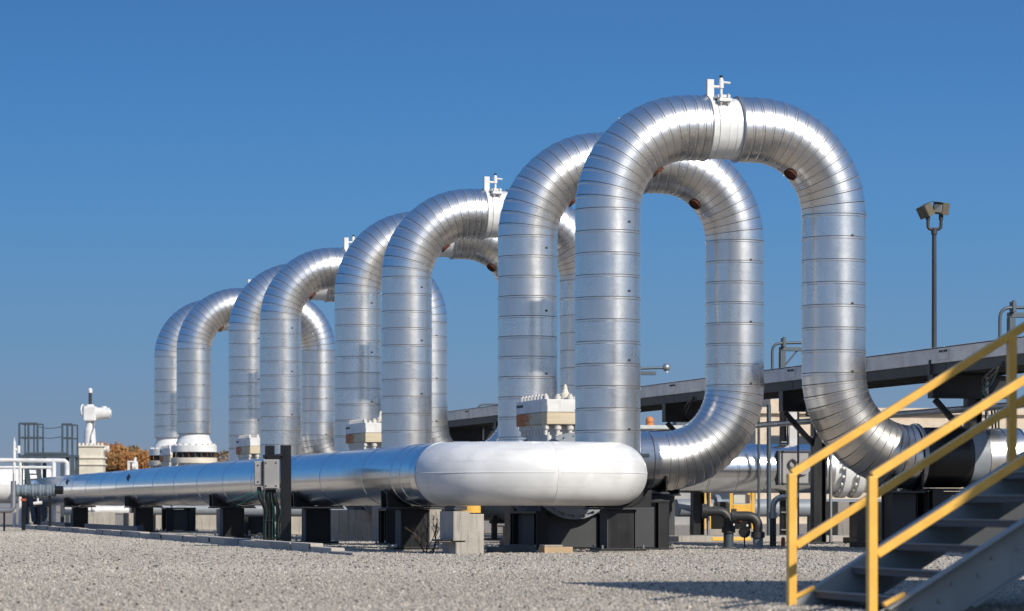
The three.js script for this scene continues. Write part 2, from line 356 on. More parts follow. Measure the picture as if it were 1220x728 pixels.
function ventValve(sp, x, y) { // bracket and small vent valve on top of the white spool
  const v = part(sp, 'vent_bracket', [box(x - 0.20, y - 0.03, 0.02, x - 0.09, y + 0.27, 0.12), box(x - 0.10, y - 0.035, 0.0, x + 0.10, y + 0.01, 0.34), box(x - 0.10, y - 0.10, 0.30, x + 0.10, y - 0.05, 0.42)], M.whiteFlat);
  const q = (g) => g; void q;
  part(sp, 'vent_valve', [rod(V(x + 0.03, y, 0.1), V(x + 0.03, y + 0.22, 0.1), 0.022), rod(V(x + 0.03, y + 0.14, 0.1), V(x + 0.03, y + 0.24, 0.1), 0.04), rod(V(x + 0.03, y + 0.24, 0.1), V(x + 0.03, y + 0.31, 0.1), 0.042, 0.022), rod(V(x + 0.05, y + 0.235, 0.1), V(x + 0.17, y + 0.22, 0.12), 0.018), rod(V(x - 0.12, y + 0.16, 0.1), V(x + 0.03, y + 0.16, 0.1), 0.022)], M.whiteFlat);
  part(sp, 'valve_cap', rod(V(x + 0.03, y + 0.30, 0.1), V(x + 0.03, y + 0.335, 0.1), 0.026), M.black);
  for (const i of [-1, 1]) part(sp, 'clamp_bolt', [rod(V(x + i * 0.06, y - 0.15, 0.36), V(x + i * 0.06, y + 0.02, 0.36), 0.014), rod(V(x + i * 0.06, y - 0.13, 0.36), V(x + i * 0.06, y - 0.09, 0.36), 0.03, 0.03, 6)], M.stud);
  return v;
}
function portRing(root, C, ang, tilt) { // short inspection nozzle on the inside of a bend
  const rad = V(Math.cos(ang), Math.sin(ang), 0), c = C.clone().addScaledVector(rad, R), out = rad.clone().multiplyScalar(-Math.cos(tilt)).add(V(0, 0, Math.sin(tilt)));
  const q = new THREE.Quaternion().setFromUnitVectors(Y1, out), base = c.clone().addScaledVector(out, RL - 0.05);
  const g = lathe([[0.105, 0], [0.105, 0.082], [0.088, 0.082], [0.088, 0.05]], 24).applyQuaternion(q); g.translate(base.x, base.y, base.z);
  const o = part(root, 'inspection_port', g, M.rust);
  const pl = new THREE.CylinderGeometry(0.09, 0.09, 0.03, 20).applyQuaternion(q), pc = base.clone().addScaledVector(out, 0.052); pl.translate(pc.x, pc.y, pc.z);
  part(o, 'port_plug', pl, M.rust);
}
function flangeRing(root, name, y0, y1, r, mat, bolts, rb, up) { // ring about y with its nuts
  const f = part(root, name, lathe([[0.3, y0], [r - 0.012, y0], [r, y0 + 0.012], [r, y1 - 0.012], [r - 0.012, y1], [0.3, y1]], 48), mat);
  for (let i = 0; i < bolts; i++) { const a = i / bolts * 6.2832, g = new THREE.CylinderGeometry(0.033, 0.033, 0.05, 6); g.translate(Math.cos(a) * rb, up ? y1 + 0.022 : y0 - 0.022, Math.sin(a) * rb); part(f, 'stud_nut', g, M.stud); }
  return f;
}
function makeArch(label, z, dir, legBottom, runTo, flanged) {
  const root = thing('pipe_arch', label, 'pipe', [0, 0, z], 0, 'silver clad expansion arches');
  const core = [], tY = YT - R;
  core.push(bands(root, V(0, legBottom, 0), V(0, tY, 0), RL, 0.35, pickClad));
  const c1 = V(R, tY, 0), c2 = V(SPAN - R, tY, 0);
  core.push(gores(root, 'gL', c1, V(-1, 0, 0), Y1, 0, Math.PI / 2, 13, RL, V(0, 0, 1), pickClad));
  // top: band, white spool, band
  const s0 = R + 0.24, s1 = s0 + 0.52, s2 = SPAN - R;
  core.push(bands(root, V(R, YT, 0), V(s0, YT, 0), RL, 0.12, pickClad));
  core.push(bands(root, V(s1, YT, 0), V(s2, YT, 0), RL, 0.18, pickClad));
  for (const x of [s0, s1]) part(root, 'end_lip', lathe([[0.44, -0.012], [0.512, -0.012], [0.518, 0], [0.512, 0.012], [0.44, 0.012]], 44).rotateZ(-Math.PI / 2).translate(x, YT, 0), M.galv);
  const sp = part(root, 'spool', lathe([[0.474, 0], [0.474, 0.11], [0.44, 0.112], [0.44, 0.128], [0.462, 0.13], [0.462, 0.275], [0.466, 0.279], [0.466, 0.289], [0.462, 0.293], [0.462, 0.40], [0.468, 0.402], [0.468, 0.52]], 56).rotateZ(-Math.PI / 2).translate(s0, YT, 0), M.white, null, 'white painted bare spool between the silver bends');
  ventValve(sp, s0 + 0.22, YT + 0.475);
  core.push(gores(root, 'gR', c2, Y1, X1, 0, Math.PI / 2, 13, RL, V(0, 0, 1), pickClad));
  core.push(bands(root, V(SPAN, YRUN + R, 0), V(SPAN, tY, 0), RL, 0.35, pickClad));
  portRing(root, c2, 0.86, 0.30); portRing(root, c1, Math.PI - 0.86, 0.12);
  // foot elbow and the run along the ground
  const c3 = V(SPAN + dir * R, YRUN + R, 0);
  core.push(gores(root, 'gF' + dir, c3, V(0, -1, 0), V(-dir, 0, 0), 0, Math.PI / 2, 15, RL, V(0, 0, -1).multiplyScalar(-dir), dir > 0 ? pickClad : pickSmooth));
  const e = SPAN + dir * R, end = runTo;
  if (Math.abs(end - e) > 0.05) core.push(bands(root, V(e, YRUN, 0), V(end, YRUN, 0), RL, dir > 0 ? 0.62 : 0.30, dir > 0 ? () => M.header[Math.floor(rnd() * 2)] : pickSmooth));
  part(root, 'inner_pipe', core, M.sealant);
  latchRow(root, 0, legBottom + 0.35, tY + 0.1, 0.42); latchRow(root, SPAN, YRUN + R + 0.02, tY + 0.1, 0.25);
  if (flanged) {
    part(root, 'neck', lathe([[0.44, legBottom + 0.03], [0.44, legBottom - 0.06], [0.47, legBottom - 0.16], [0.56, legBottom - 0.34]], 44), M.white);
    flangeRing(root, 'upper_flange', legBottom - 0.54, legBottom - 0.34, 0.66, M.white, 20, 0.59, true);
    for (let i = 0; i < 20; i++) { const a = i / 20 * 6.2832 + 0.1; part(root, 'stud', rod(V(Math.cos(a) * 0.59, legBottom - 0.72, Math.sin(a) * 0.59), V(Math.cos(a) * 0.59, legBottom - 0.52, Math.sin(a) * 0.59), 0.028, 0.028, 8), i % 3 ? M.darkIron : M.rust); }
    part(root, 'gasket_ring', rod(V(0, legBottom - 0.72, 0), V(0, legBottom - 0.52, 0), 0.48, 0.48, 36), M.darkIron);
    flangeRing(root, 'lower_flange', legBottom - 0.86, legBottom - 0.70, 0.67, M.cream, 20, 0.59, false);
    part(root, 'riser', rod(V(0, 1.2, 0), V(0, legBottom - 0.84, 0), 0.45, 0.45, 40), M.whiteFlat);
  }
  return root;
}
const PITCH = 14.2, PAIR = 4.8;
const archLabels = [
  'tallest and nearest silver pipe arch, rising behind the white return bend',
  'second silver pipe arch, directly behind the nearest one, its foot elbow curving left',
  'third silver pipe arch, in mid yard, front one of the second pair',
  'fourth silver pipe arch, rear one of the second pair, mostly hidden behind the third',
  'fifth silver pipe arch counting from the camera, front one of the third pair',
  'sixth silver pipe arch, rear one of the third pair, its left leg shaded',
  'seventh silver pipe arch, standing on a large white bolted flange',
  'farthest silver pipe arch, leftmost against the sky'];
for (let k = 0; k < 4; k++) {
  makeArch(archLabels[2 * k], -PITCH * k, 1, k === 3 ? 2.79 : 1.52, k === 0 ? SPAN + R + 0.02 : k === 1 ? 8.6 : 7.4, k === 3);
  makeArch(archLabels[2 * k + 1], -PITCH * k - PAIR, -1, k === 3 ? 2.77 : 1.52, 1.25, k === 3);
}

// ---------------------------------------------------------------- long header with its white return bend
const HX = -2.7, HY = 1.185, HR = 0.472, UC = 0.25;
{
  const root = thing('header_pipe', 'long polished silver header pipe ending in a thick white return bend', 'pipe');
  const cores = [];
  // silver jackets, seams closer together next to the bend
  const cuts = [UC, -0.45, -1.1]; for (let z = -3.3; z > -64; z -= 3.55) cuts.push(z);
  for (let i = 0; i < cuts.length - 1; i++) {
    const L = cuts[i] - cuts[i + 1], m = part(root, 'jacket', bandGeo(L, HR), M.header[i % 2]);
    m.position.set(HX, HY, cuts[i]); m.quaternion.setFromUnitVectors(Y1, V(0, 0, -1));
  }
  cores.push(rod(V(HX, HY, UC), V(HX, HY, cuts[cuts.length - 1]), HR - 0.01, HR - 0.01, 40));
  part(root, 'inner_pipe', cores, M.sealant);
  part(root, 'bare_pipe', rod(V(HX, HY, cuts[cuts.length - 1] + 0.1), V(HX, HY, -65), HR - 0.004, HR - 0.004, 48), M.white, null, 'white painted far end of the header');
  // return bend: two right-angle elbows welded together
  const C = V(HX / 2, HY, UC), Rb = -HX / 2;
  const B0 = 0.11;                                           // the first stretch of the bend is still silver
  cores.length = 0; cores.push(gores(root, 'hg', C, V(-1, 0, 0), V(0, 0, 1), 0, B0 * Math.PI / 2, 1, HR, V(0, -1, 0), () => M.header[0], Rb));
  part(root, 'inner_pipe', cores, M.sealant);
  for (const [a0, a1] of [[B0, 1], [1, 2]]) {
    const rings = [], n = 28; for (let i = 0; i <= n; i++) { const a = (a0 + (a1 - a0) * i / n) * Math.PI / 2, rad = V(-Math.cos(a), 0, Math.sin(a)), t = V(Math.sin(a), 0, Math.cos(a)); rings.push({ c: C.clone().addScaledVector(rad, Rb), t, b: V(0, 1, 0), r: HR }); }
    const el = part(root, 'white_elbow', loft(rings, 64, true), M.white, null, 'thick glossy white elbow');
    // raised long seam on the outside of the pressed elbow
    const seam = []; for (let i = 0; i <= 20; i++) { const a = (a0 + 0.02 + (a1 - a0 - 0.04) * i / 20) * Math.PI / 2; seam.push(V(C.x - Math.cos(a) * (Rb + HR), HY + 0.012, C.z + Math.sin(a) * (Rb + HR))); }
    part(el, 'weld_seam', tube(seam, 0.007, 8, 60), M.white);
  }
  const girth = (p, ax) => { const g = new THREE.TorusGeometry(HR + 0.001, 0.0045, 8, 64); if (ax === 'x') g.rotateY(Math.PI / 2); g.translate(p.x, p.y, p.z); return g; };
  part(root, 'girth_weld', girth(V(C.x, HY, UC + Rb), 'x'), M.white);
  // return leg under the first arch, up to the first valve
  part(root, 'return_leg', rod(V(0, HY, UC), V(0, HY, -2.0), HR, HR, 48), M.white);
  part(root, 'branch_saddle', rod(V(0, HY, 0), V(0, 1.56, 0), 0.47, 0.47, 40), M.whiteFlat);
  // little name plates standing off the jacket
  for (const [z, dx] of [[-13.2, 0], [-33.0, 0], [-47.5, 0]]) {
    const a = 0.52, o = V(-Math.cos(a), Math.sin(a), 0), c = V(HX, HY, z).addScaledVector(o, HR + 0.012);
    const g = new RoundedBoxGeometry(0.012, 0.14, 0.40, 1, 0.003); g.rotateZ(-a); g.rotateX(0.25); g.translate(c.x + dx, c.y, c.z);
    part(root, 'name_plate', metre(g), M.charcoal);
  }
}

// ---------------------------------------------------------------- valves on the row of legs
function makeValve(label, z, k) {
  const root = thing('block_valve', label, 'valve', [0, 0, z], 0, 'white block valves between paired legs');
  const w = 0.5, l = 0.8;
  part(root, 'bonnet', box(-w, 2.203, -l, w, 2.41, l, 0.012), M.whiteFlat, null, 'white upper block of the bonnet');
  { const g = box(-w, 2.01, -l, w, 2.20, l, 0.012), p = g.attributes.position, n = g.attributes.normal, uv = g.attributes.uv;
    for (let i = 0; i < p.count; i++) { const y = (p.getY(i) - 2.01) / 0.19 * 0.98 + 0.01; if (n.getX(i) < -0.7) uv.setXY(i, (p.getZ(i) + l) / (2 * l) * 0.48 + 0.01, y); else uv.setXY(i, 0.52 + 0.46 * (Math.abs(n.getX(i)) > 0.7 ? (p.getZ(i) + l) / (2 * l) : (p.getX(i) + w) / (2 * w)), y); }
    part(root, 'flange_block', g, M.rustyBlock, null, 'cream lower block streaked with orange rust'); }
  const spots = []; for (let i = 0; i < 5; i++) { spots.push([-w + 0.09 + i * (2 * w - 0.18) / 4, l - 0.09], [-w + 0.09 + i * (2 * w - 0.18) / 4, -l + 0.09]); } for (let i = 1; i < 7; i++) for (const s of [-1, 1]) spots.push([s * (w - 0.09), -l + 0.09 + i * (2 * l - 0.18) / 7]);
  for (const [x, zz] of spots) {
    part(root, 'stud_nut', [new THREE.CylinderGeometry(0.05, 0.05, 0.06, 6).translate(x, 2.44, zz), new THREE.CylinderGeometry(0.03, 0.028, 0.03, 10).translate(x, 2.483, zz)], M.stud);
    part(root, 'lower_nut', [new THREE.CylinderGeometry(0.06, 0.06, 0.08, 6).translate(x, 1.97, zz), new THREE.CylinderGeometry(0.035, 0.035, 0.10, 10).translate(x, 1.89, zz)], M.stud);
  }
  part(root, 'stem', lathe([[0.09, 2.40], [0.09, 2.50], [0.06, 2.52], [0.038, 2.58], [0.032, 2.63], [0.012, 2.66], [0, 2.66]], 16).translate(-0.03, 0, l - 0.28), M.cream);
  part(root, 'rating_plate', box(-w - 0.006, 2.31, -0.75, -w + 0.004, 2.35, -0.35, 0.001), M.charcoal);
  part(root, 'body', [box(-0.36, 1.2, -0.62, 0.36, 2.02, 0.62, 0.05), rod(V(0, HY, -0.92), V(0, HY, 0.92), 0.55, 0.55, 40)], M.whiteFlat);
  for (const s of [-1, 1]) {
    part(root, 'rib', [extrude([[-0.44, 1.75], [-0.30, 1.95], [-0.30, 1.45]], 0.06).translate(0, 0, s * 0.3 - 0.03), extrude([[0.44, 1.75], [0.30, 1.45], [0.30, 1.95]], 0.06).translate(0, 0, s * 0.3 - 0.03)], M.whiteFlat);
    const z0 = s * 0.92, f = part(root, 'end_flange', [rod(V(0, HY, z0 - 0.07), V(0, HY, z0 + 0.07), 0.69, 0.69, 56), rod(V(0, HY, z0 + s * 0.08 - 0.07), V(0, HY, z0 + s * 0.08 + 0.07), 0.62, 0.62, 40)], k < 3 ? M.greyPipe : M.whiteFlat);
    for (let i = 0; i < 24; i++) { const a = i / 24 * 6.2832; part(f, 'stud_nut', rod(V(Math.cos(a) * 0.62, HY + Math.sin(a) * 0.62, z0 + 0.06), V(Math.cos(a) * 0.62, HY + Math.sin(a) * 0.62, z0 + 0.13), 0.035, 0.035, 6), M.greyPipe); }
  }
  part(root, 'foot', box(-0.4, 0.62, -0.4, 0.4, 0.72, 0.4), M.charcoal);
  return root;
}
['nearest white block valve with rust streaked side, between the two tallest left legs', 'white and cream block valve beside the left leg of the third arch', 'small white block valve beside the left leg of the fifth arch', 'farthest white block valve, beside the large bolted flange'].forEach((l, k) => makeValve(l, -PITCH * k - 2.85, k));

// connecting runs on the row of legs, one per pair behind each valve
for (let k = 0; k < 4; k++) {
  const z = -PITCH * k, o = thing('connecting_pipe', ['short white connecting pipe behind the nearest block valve', 'short white connecting pipe under the third and fourth arches', 'short white connecting pipe under the fifth and sixth arches', 'short white connecting pipe under the two farthest arches'][k], 'pipe', [0, 0, z], 0, 'connecting pipes along the row of legs');
  part(o, 'pipe_run', rod(V(0, HY, -3.9), V(0, HY, -5.5), HR, HR, 40), M.whiteFlat);
  part(o, 'end_cap', new THREE.SphereGeometry(HR, 32, 12, 0, 6.3, 0, Math.PI / 2).rotateX(-Math.PI / 2).translate(0, HY, -5.5), M.whiteFlat);
  part(o, 'branch_saddle', rod(V(0, HY, -PAIR), V(0, 1.56, -PAIR), 0.47, 0.47, 40), M.whiteFlat);
  if (k) { part(o, 'pipe_run', rod(V(0, HY, 0.9), V(0, HY, -1.85), HR, HR, 40), M.whiteFlat); part(o, 'end_cap', new THREE.SphereGeometry(HR, 32, 12, 0, 6.3, 0, Math.PI / 2).rotateX(Math.PI / 2).translate(0, HY, 0.9), M.whiteFlat); part(o, 'branch_saddle', rod(V(0, HY, 0), V(0, 1.56, 0), 0.47, 0.47, 40), M.whiteFlat); }
}

// ---------------------------------------------------------------- steel saddles that carry the pipes
function saddle(label, x, z, axis, py, pr, group = 'black steel pipe saddles', w = 0.24, dep = 0.22) {
  const root = thing('pipe_saddle', label, 'pipe support', [x, 0, z], axis === 'x' ? Math.PI / 2 : 0, group);
  const top = py;                                   // built for a pipe along local z
  const cap = top - pr - 0.03;
  const web = (zz) => {
    const s = new THREE.Shape(); s.moveTo(-0.45, cap + 0.002); s.lineTo(-0.46, top - pr * 0.50); s.lineTo(-pr * 0.87, top - pr * 0.50);
    const a0 = Math.PI + 0.53, a1 = 2 * Math.PI - 0.53; for (let i = 0; i <= 18; i++) { const a = a0 + (a1 - a0) * i / 18; s.lineTo(Math.cos(a) * (pr + 0.008), top + Math.sin(a) * (pr + 0.008)); }
    s.lineTo(0.46, top - pr * 0.50); s.lineTo(0.45, cap + 0.002);
    return metre(new THREE.ExtrudeGeometry(s, { depth: 0.03, bevelEnabled: false })).translate(0, 0, zz - 0.015);
  };
  part(root, 'cap_plate', box(-0.47, cap - 0.028, -dep - 0.04, 0.47, cap, dep + 0.04, 0.004), M.charcoal);
  for (const s of [-1, 1]) part(root, 'web_plate', web(s * dep), M.black);
  for (const s of [-1, 1]) part(root, 'side_plate', box(s * (w - 0.02) - 0.012, 0.06, -dep + 0.02, s * (w - 0.02) + 0.012, cap - 0.03, dep - 0.02), M.charcoal);
  part(root, 'post', box(-w + 0.035, 0.05, -dep * 0.8, w - 0.035, cap - 0.029, dep * 0.8), M.black);
  part(root, 'base_plate', box(-w - 0.12, 0.03, -dep - 0.08, w + 0.12, 0.07, dep + 0.08), M.black);
  for (const sx of [-1, 1]) for (const sz of [-1, 1]) part(root, 'anchor_bolt', rod(V(sx * (w + 0.08), 0.06, sz * (dep + 0.04)), V(sx * (w + 0.08), 0.12, sz * (dep + 0.04)), 0.018, 0.018, 6), M.galv);
  part(root, 'footing', box(-w - 0.16, -0.2, -dep - 0.12, w + 0.16, 0.035, dep + 0.12), M.concreteDark);
  for (const s of [-1, 1]) { // wear plate under the pipe, curved
    const rings = [], g = new THREE.CylinderGeometry(pr + 0.022, pr + 0.022, 0.10, 24, 1, true, -0.85, 1.7); g.rotateX(-Math.PI / 2); g.rotateZ(Math.PI); void rings;
    g.translate(0, top, s * dep); part(root, 'wear_plate', g, M.black);
  }
  return root;
}
[[-1.6, 'black steel saddle under the silver header, next to the white return bend'], [-9.6, 'black steel saddle under the header behind the junction box stand'], [-19.1, 'black steel saddle under the header, left of the junction box stand'], [-33.3, 'black steel saddle under the middle of the header, second left of the junction boxes'], [-47.9, 'black steel saddle under the far part of the header'], [-60, 'farthest black steel saddle, at the far end of the header']].forEach(([z, l]) => saddle(l, HX, z, 'z', HY, HR));
saddle('black steel saddle under the white bend, below the nearest left leg', 0.0, 0.55, 'z', HY, HR);
saddle('black steel saddle under the left turning elbow of the second arch', 2.05, -PAIR, 'x', YRUN, RL, 'black steel pipe saddles', 0.34, 0.26);
saddle('black steel saddle under the nearest right hand run, behind the stairs', 4.75, 0, 'x', YRUN, RL);
saddle('black steel saddle under the run with the inspection panel', 5.3, -PITCH, 'x', YRUN, RL);
saddle('black steel saddle under the third pair run, deep in the yard', 6.3, -2 * PITCH, 'x', YRUN, RL);
saddle('black steel saddle under the farthest run, deep in the yard', 6.3, -3 * PITCH, 'x', YRUN, RL);
for (const [k, l] of [[1, 'black steel saddle under the left turning elbow of the fourth arch'], [2, 'black steel saddle under the left turning elbow of the sixth arch'], [3, 'black steel saddle under the left turning elbow of the farthest arch']]) saddle(l, 2.05, -PITCH * k - PAIR, 'x', YRUN, RL);

// ---------------------------------------------------------------- concrete piers under the valves
function pier(label, x0, x1, h, z0, z1, m = M.concrete) {
  const o = thing('concrete_pier', label, 'concrete block', [(x0 + x1) / 2, 0, (z0 + z1) / 2], 0, 'concrete piers');
  const w = (x1 - x0) / 2, d = (z1 - z0) / 2;
  part(o, 'block', box(-w, -0.1, -d, w, h, d, 0.02), m);
  return o;
}
pedestal('near black stand-in for the shaded concrete pier behind the white return bend, under the nearest valve', -0.6, 0.65, 0.625, -3.7, -2.0);  // black frame puts the shade of a concrete pier into its colour
pier('broad shaded concrete pier seen below the header, left of the dead shrub', -1.0, 0.7, 0.625, -PITCH - 3.7, -PITCH - 2.0);
pier('broad shaded concrete pier in mid yard, under the third block valve', -1.0, 0.7, 0.625, -2 * PITCH - 3.7, -2 * PITCH - 2.0);
pier('broad shaded concrete pier under the large bolted flange, far left', -1.0, 0.7, 0.625, -3 * PITCH - 3.8, -3 * PITCH - 1.0);
pier('square concrete pier beneath the third arch, half in shadow', -0.6, 0.6, 0.70, -PITCH - 0.5, -PITCH + 0.5);
pier('square concrete pier beneath the fifth arch, half in shadow', -0.6, 0.6, 0.70, -2 * PITCH - 0.5, -2 * PITCH + 0.5);
pier('square concrete pier beneath the seventh arch, half in shadow', -0.6, 0.6, 0.70, -3 * PITCH - 0.5, -3 * PITCH + 0.5);
pedestal('near black stand-in for the shaded concrete pier between the white bend and the second arch foot', 0.72, 1.5, 0.80, -3.2, -1.6);  // dark frame added where a concrete block lies in shade
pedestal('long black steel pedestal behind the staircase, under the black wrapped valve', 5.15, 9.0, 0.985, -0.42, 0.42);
pier('low concrete block under the run with bolted white flanges', 8.9, 11.2, 0.80, -PITCH - 0.5, -PITCH + 0.5, M.concreteDark);

// black pedestals: plates, corner posts and stiffeners; two stand in for shaded piers
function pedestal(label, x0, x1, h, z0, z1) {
  const o = thing('dark_pedestal', label, 'pipe support', [(x0 + x1) / 2, 0, (z0 + z1) / 2], 0, 'black steel pedestals'), w = (x1 - x0) / 2, d = (z1 - z0) / 2;
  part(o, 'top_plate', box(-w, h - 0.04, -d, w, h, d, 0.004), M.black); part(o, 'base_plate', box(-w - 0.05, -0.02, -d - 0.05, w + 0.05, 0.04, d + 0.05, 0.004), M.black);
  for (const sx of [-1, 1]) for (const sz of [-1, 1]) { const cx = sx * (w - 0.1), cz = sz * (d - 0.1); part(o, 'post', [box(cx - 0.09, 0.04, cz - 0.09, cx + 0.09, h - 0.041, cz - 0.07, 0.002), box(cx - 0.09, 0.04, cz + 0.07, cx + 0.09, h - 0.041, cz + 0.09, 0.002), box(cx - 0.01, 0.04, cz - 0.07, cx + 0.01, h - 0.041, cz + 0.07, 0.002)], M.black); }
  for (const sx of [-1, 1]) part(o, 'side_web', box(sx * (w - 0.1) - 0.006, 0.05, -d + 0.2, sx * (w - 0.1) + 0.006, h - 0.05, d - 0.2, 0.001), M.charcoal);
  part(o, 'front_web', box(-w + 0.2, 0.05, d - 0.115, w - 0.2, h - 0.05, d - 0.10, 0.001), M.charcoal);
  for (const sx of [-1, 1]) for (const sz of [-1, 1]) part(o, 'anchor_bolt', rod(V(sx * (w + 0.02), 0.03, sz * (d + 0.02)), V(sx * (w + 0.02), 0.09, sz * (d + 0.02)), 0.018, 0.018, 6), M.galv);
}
{ // small sunlit concrete stand with a notch, right in front of the bend
  const p = at(551, 602, 44.2), o = thing('concrete_stand', 'small pale concrete stand with a notched foot under the white bend', 'concrete block', [p.x, 0, p.z], 0.25);
  part(o, 'block', extrude([[-0.21, 0.0], [0.23, 0.0], [0.23, 0.60], [0.0, 0.60], [0.0, 0.64], [-0.25, 0.64], [-0.25, 0.23], [-0.06, 0.23], [-0.06, 0.19], [-0.21, 0.19]], 0.42, 0.012).translate(0, -0.02, -0.21), M.concrete);
  part(o, 'shim_plate', [box(-0.22, 0.652, -0.15, 0.0, 0.69, 0.15), box(-0.18, 0.69, -0.12, 0.02, 0.708, 0.12)], M.charcoal);
  part(o, 'notch_plate', box(-0.42, 0.196, -0.16, -0.03, 0.225, 0.16), M.black);
}
{ // dead shrub
  const p = at(513, 602, 44.9), o = thing('dead_shrub', 'leafless dark twiggy shrub beside the small concrete stand', 'shrub', [p.x, 0, p.z]), g = [];
  const grow = (a, dir, len, r, lv) => { const b = a.clone().addScaledVector(dir, len); g.push(rod(a, b, r, r * 0.7, 5)); if (lv < 3) for (let i = 0; i < 3; i++) grow(b, dir.clone().add(V(rr(-0.7, 0.7), rr(-0.15, 0.5), rr(-0.7, 0.7))).normalize(), len * rr(0.5, 0.85), r * 0.65, lv + 1); };
  for (let i = 0; i < 7; i++) grow(V(rr(-0.1, 0.1), -0.02, rr(-0.1, 0.1)), V(rr(-0.9, 0.9), 1, rr(-0.5, 0.5)).normalize(), rr(0.17, 0.25), 0.009, 0);
  part(o, 'twigs', g, M.twig);
}
{ // timber sleepers on the gravel
  const p = at(662, 602, 45.0), o = thing('timber_block', 'pale timber block lying on the gravel below the white bend', 'timber', [p.x, 0, p.z], 0.22);
  part(o, 'block', [box(-0.24, -0.01, -0.1, 0.24, 0.10, 0.1, 0.01)], M.wood); part(o, 'upper_board', box(-0.23, 0.101, -0.09, 0.08, 0.13, 0.08, 0.008), M.concrete);
  const q = at(612, 602, 45.4), t = thing('steel_sleeper', 'dark painted steel sleeper lying left of the pale timber block', 'beam', [q.x, 0, q.z], 0.2);
  part(t, 'beam', box(-0.40, -0.01, -0.12, 0.32, 0.10, 0.12), M.steelBlue); part(t, 'top_flange', box(-0.22, 0.101, -0.09, 0.2, 0.125, 0.09), M.steelBlue);
}

// ---------------------------------------------------------------- concrete kerb trough along the header
{
  const o = thing('concrete_kerb', 'low grey concrete kerb of short blocks along the foot of the header', 'kerb', [-4.35, 0, 0]);
  for (let z = 2.4, i = 0; z > -46; i++) { const L = rr(1.55, 1.72); part(o, 'kerb_block', box(-0.11 + rr(-.012, .012), -0.1, z - L + 0.03, 0.11, (i < 2 ? 0.06 + 0.04 * i : 0.135) + rr(-0.012, 0.012), z, 0.015), i % 3 ? M.kerb : M.concrete);
    if (i % 2) part(o, 'lifting_clip', box(-0.125, 0.05, z - L - 0.02, -0.10, 0.13, z - L + 0.06, 0.004), M.black); z -= L; }
}
for (const [z0, z1, l] of [[-38, -27, 'blue grey steel channel lying behind the kerb, below the middle saddles'], [-50, -43, 'short grey steel channel lying behind the kerb at far left']]) {
  const o = thing('steel_channel', l, 'channel', [-3.6, 0, 0], 0, 'channels behind the kerb'); part(o, 'channel', box(-0.08, -0.02, z0, 0.08, 0.22, z1), M.steelBlue);
}

// ---------------------------------------------------------------- junction box stand
{
  const p = at(330, 602, 51.5), o = thing('junction_box_stand', 'grey junction boxes on black posts in front of the silver header', 'electrical box', [p.x, 0, p.z], -YAW);
  const s = 51.5 / 3600;
  part(o, 'post', box(0.06, -0.1, -0.06, 0.24, 1.745, 0.06, 0.004), M.black); part(o, 'post', box(-0.21, -0.1, -0.16, -0.05, 1.74, -0.06, 0.004), M.black);
  part(o, 'cross_rail', [box(-0.24, 1.52, -0.065, 0.08, 1.58, 0.0), box(-0.24, 1.02, -0.065, 0.08, 1.08, 0.0)], M.black);
  const b1 = part(o, 'junction_box', box(-0.22, 0.99, -0.0, 0.05, 1.50, 0.2, 0.01), M.boxGrey); part(b1, 'box_cover', box(-0.20, 1.01, 0.2, 0.03, 1.48, 0.22, 0.008), M.boxGrey);
  for (const [x, y] of [[-0.17, 1.44], [0.0, 1.44], [-0.17, 1.05], [0.0, 1.05]]) part(b1, 'screw', rod(V(x, y, 0.215), V(x, y, 0.232), 0.012), M.black);
  const b2 = part(o, 'junction_box', box(-0.38, 1.05, -0.04, -0.235, 1.47, 0.12, 0.008), M.boxGrey); part(b2, 'box_cover', box(-0.37, 1.07, 0.12, -0.24, 1.45, 0.135, 0.006), M.boxGrey);
  for (const y of [1.12, 1.40]) part(b2, 'screw', rod(V(-0.31, y, 0.13), V(-0.31, y, 0.15), 0.012), M.black);
  part(o, 'cable_clamp', [box(-0.16, 1.50, 0.02, 0.06, 1.57, 0.14), rod(V(-0.1, 1.55, 0.08), V(0.1, 1.57, 0.06), 0.03)], M.black);
  for (const [x0, x1] of [[-0.30, -0.20], [-0.16, -0.13], [-0.05, 0.02]]) part(o, 'conduit', tube([V(x0, 1.03, 0.06), V(x0 + 0.01, 0.88, 0.08), V(x1, 0.66, 0.05), V(x1, 0.4, 0.03), V(x1, -0.05, 0.03)], 0.036, 8, 40), M.black);
  part(o, 'rung', [box(-0.24, 0.44, 0.05, 0.08, 0.475, 0.075), box(-0.24, 0.14, 0.05, 0.08, 0.175, 0.075)], M.black);
  for (const x of [-0.22, -0.10, 0.03]) part(o, 'green_wire', tube([V(x, 1.0, 0.12), V(x + 0.02, 0.82, 0.14), V(x + rr(0, 0.08), 0.62, 0.12), V(x + rr(0, 0.05), 0.4, 0.11), V(x + 0.03, 0.02, 0.10)], 0.005, 6, 40), M.greenWire);
  for (const [y, e, f] of [[0.98, -0.75, 0.82], [0.97, -0.68, 0.70], [0.95, -0.6, 0.86]]) part(o, 'green_wire', tube([V(-0.2, y, 0.1), V(-0.42, (y + f) / 2 + 0.02, 0.14), V(e, f, 0.16)], 0.006, 6, 20), M.greenWire);
}

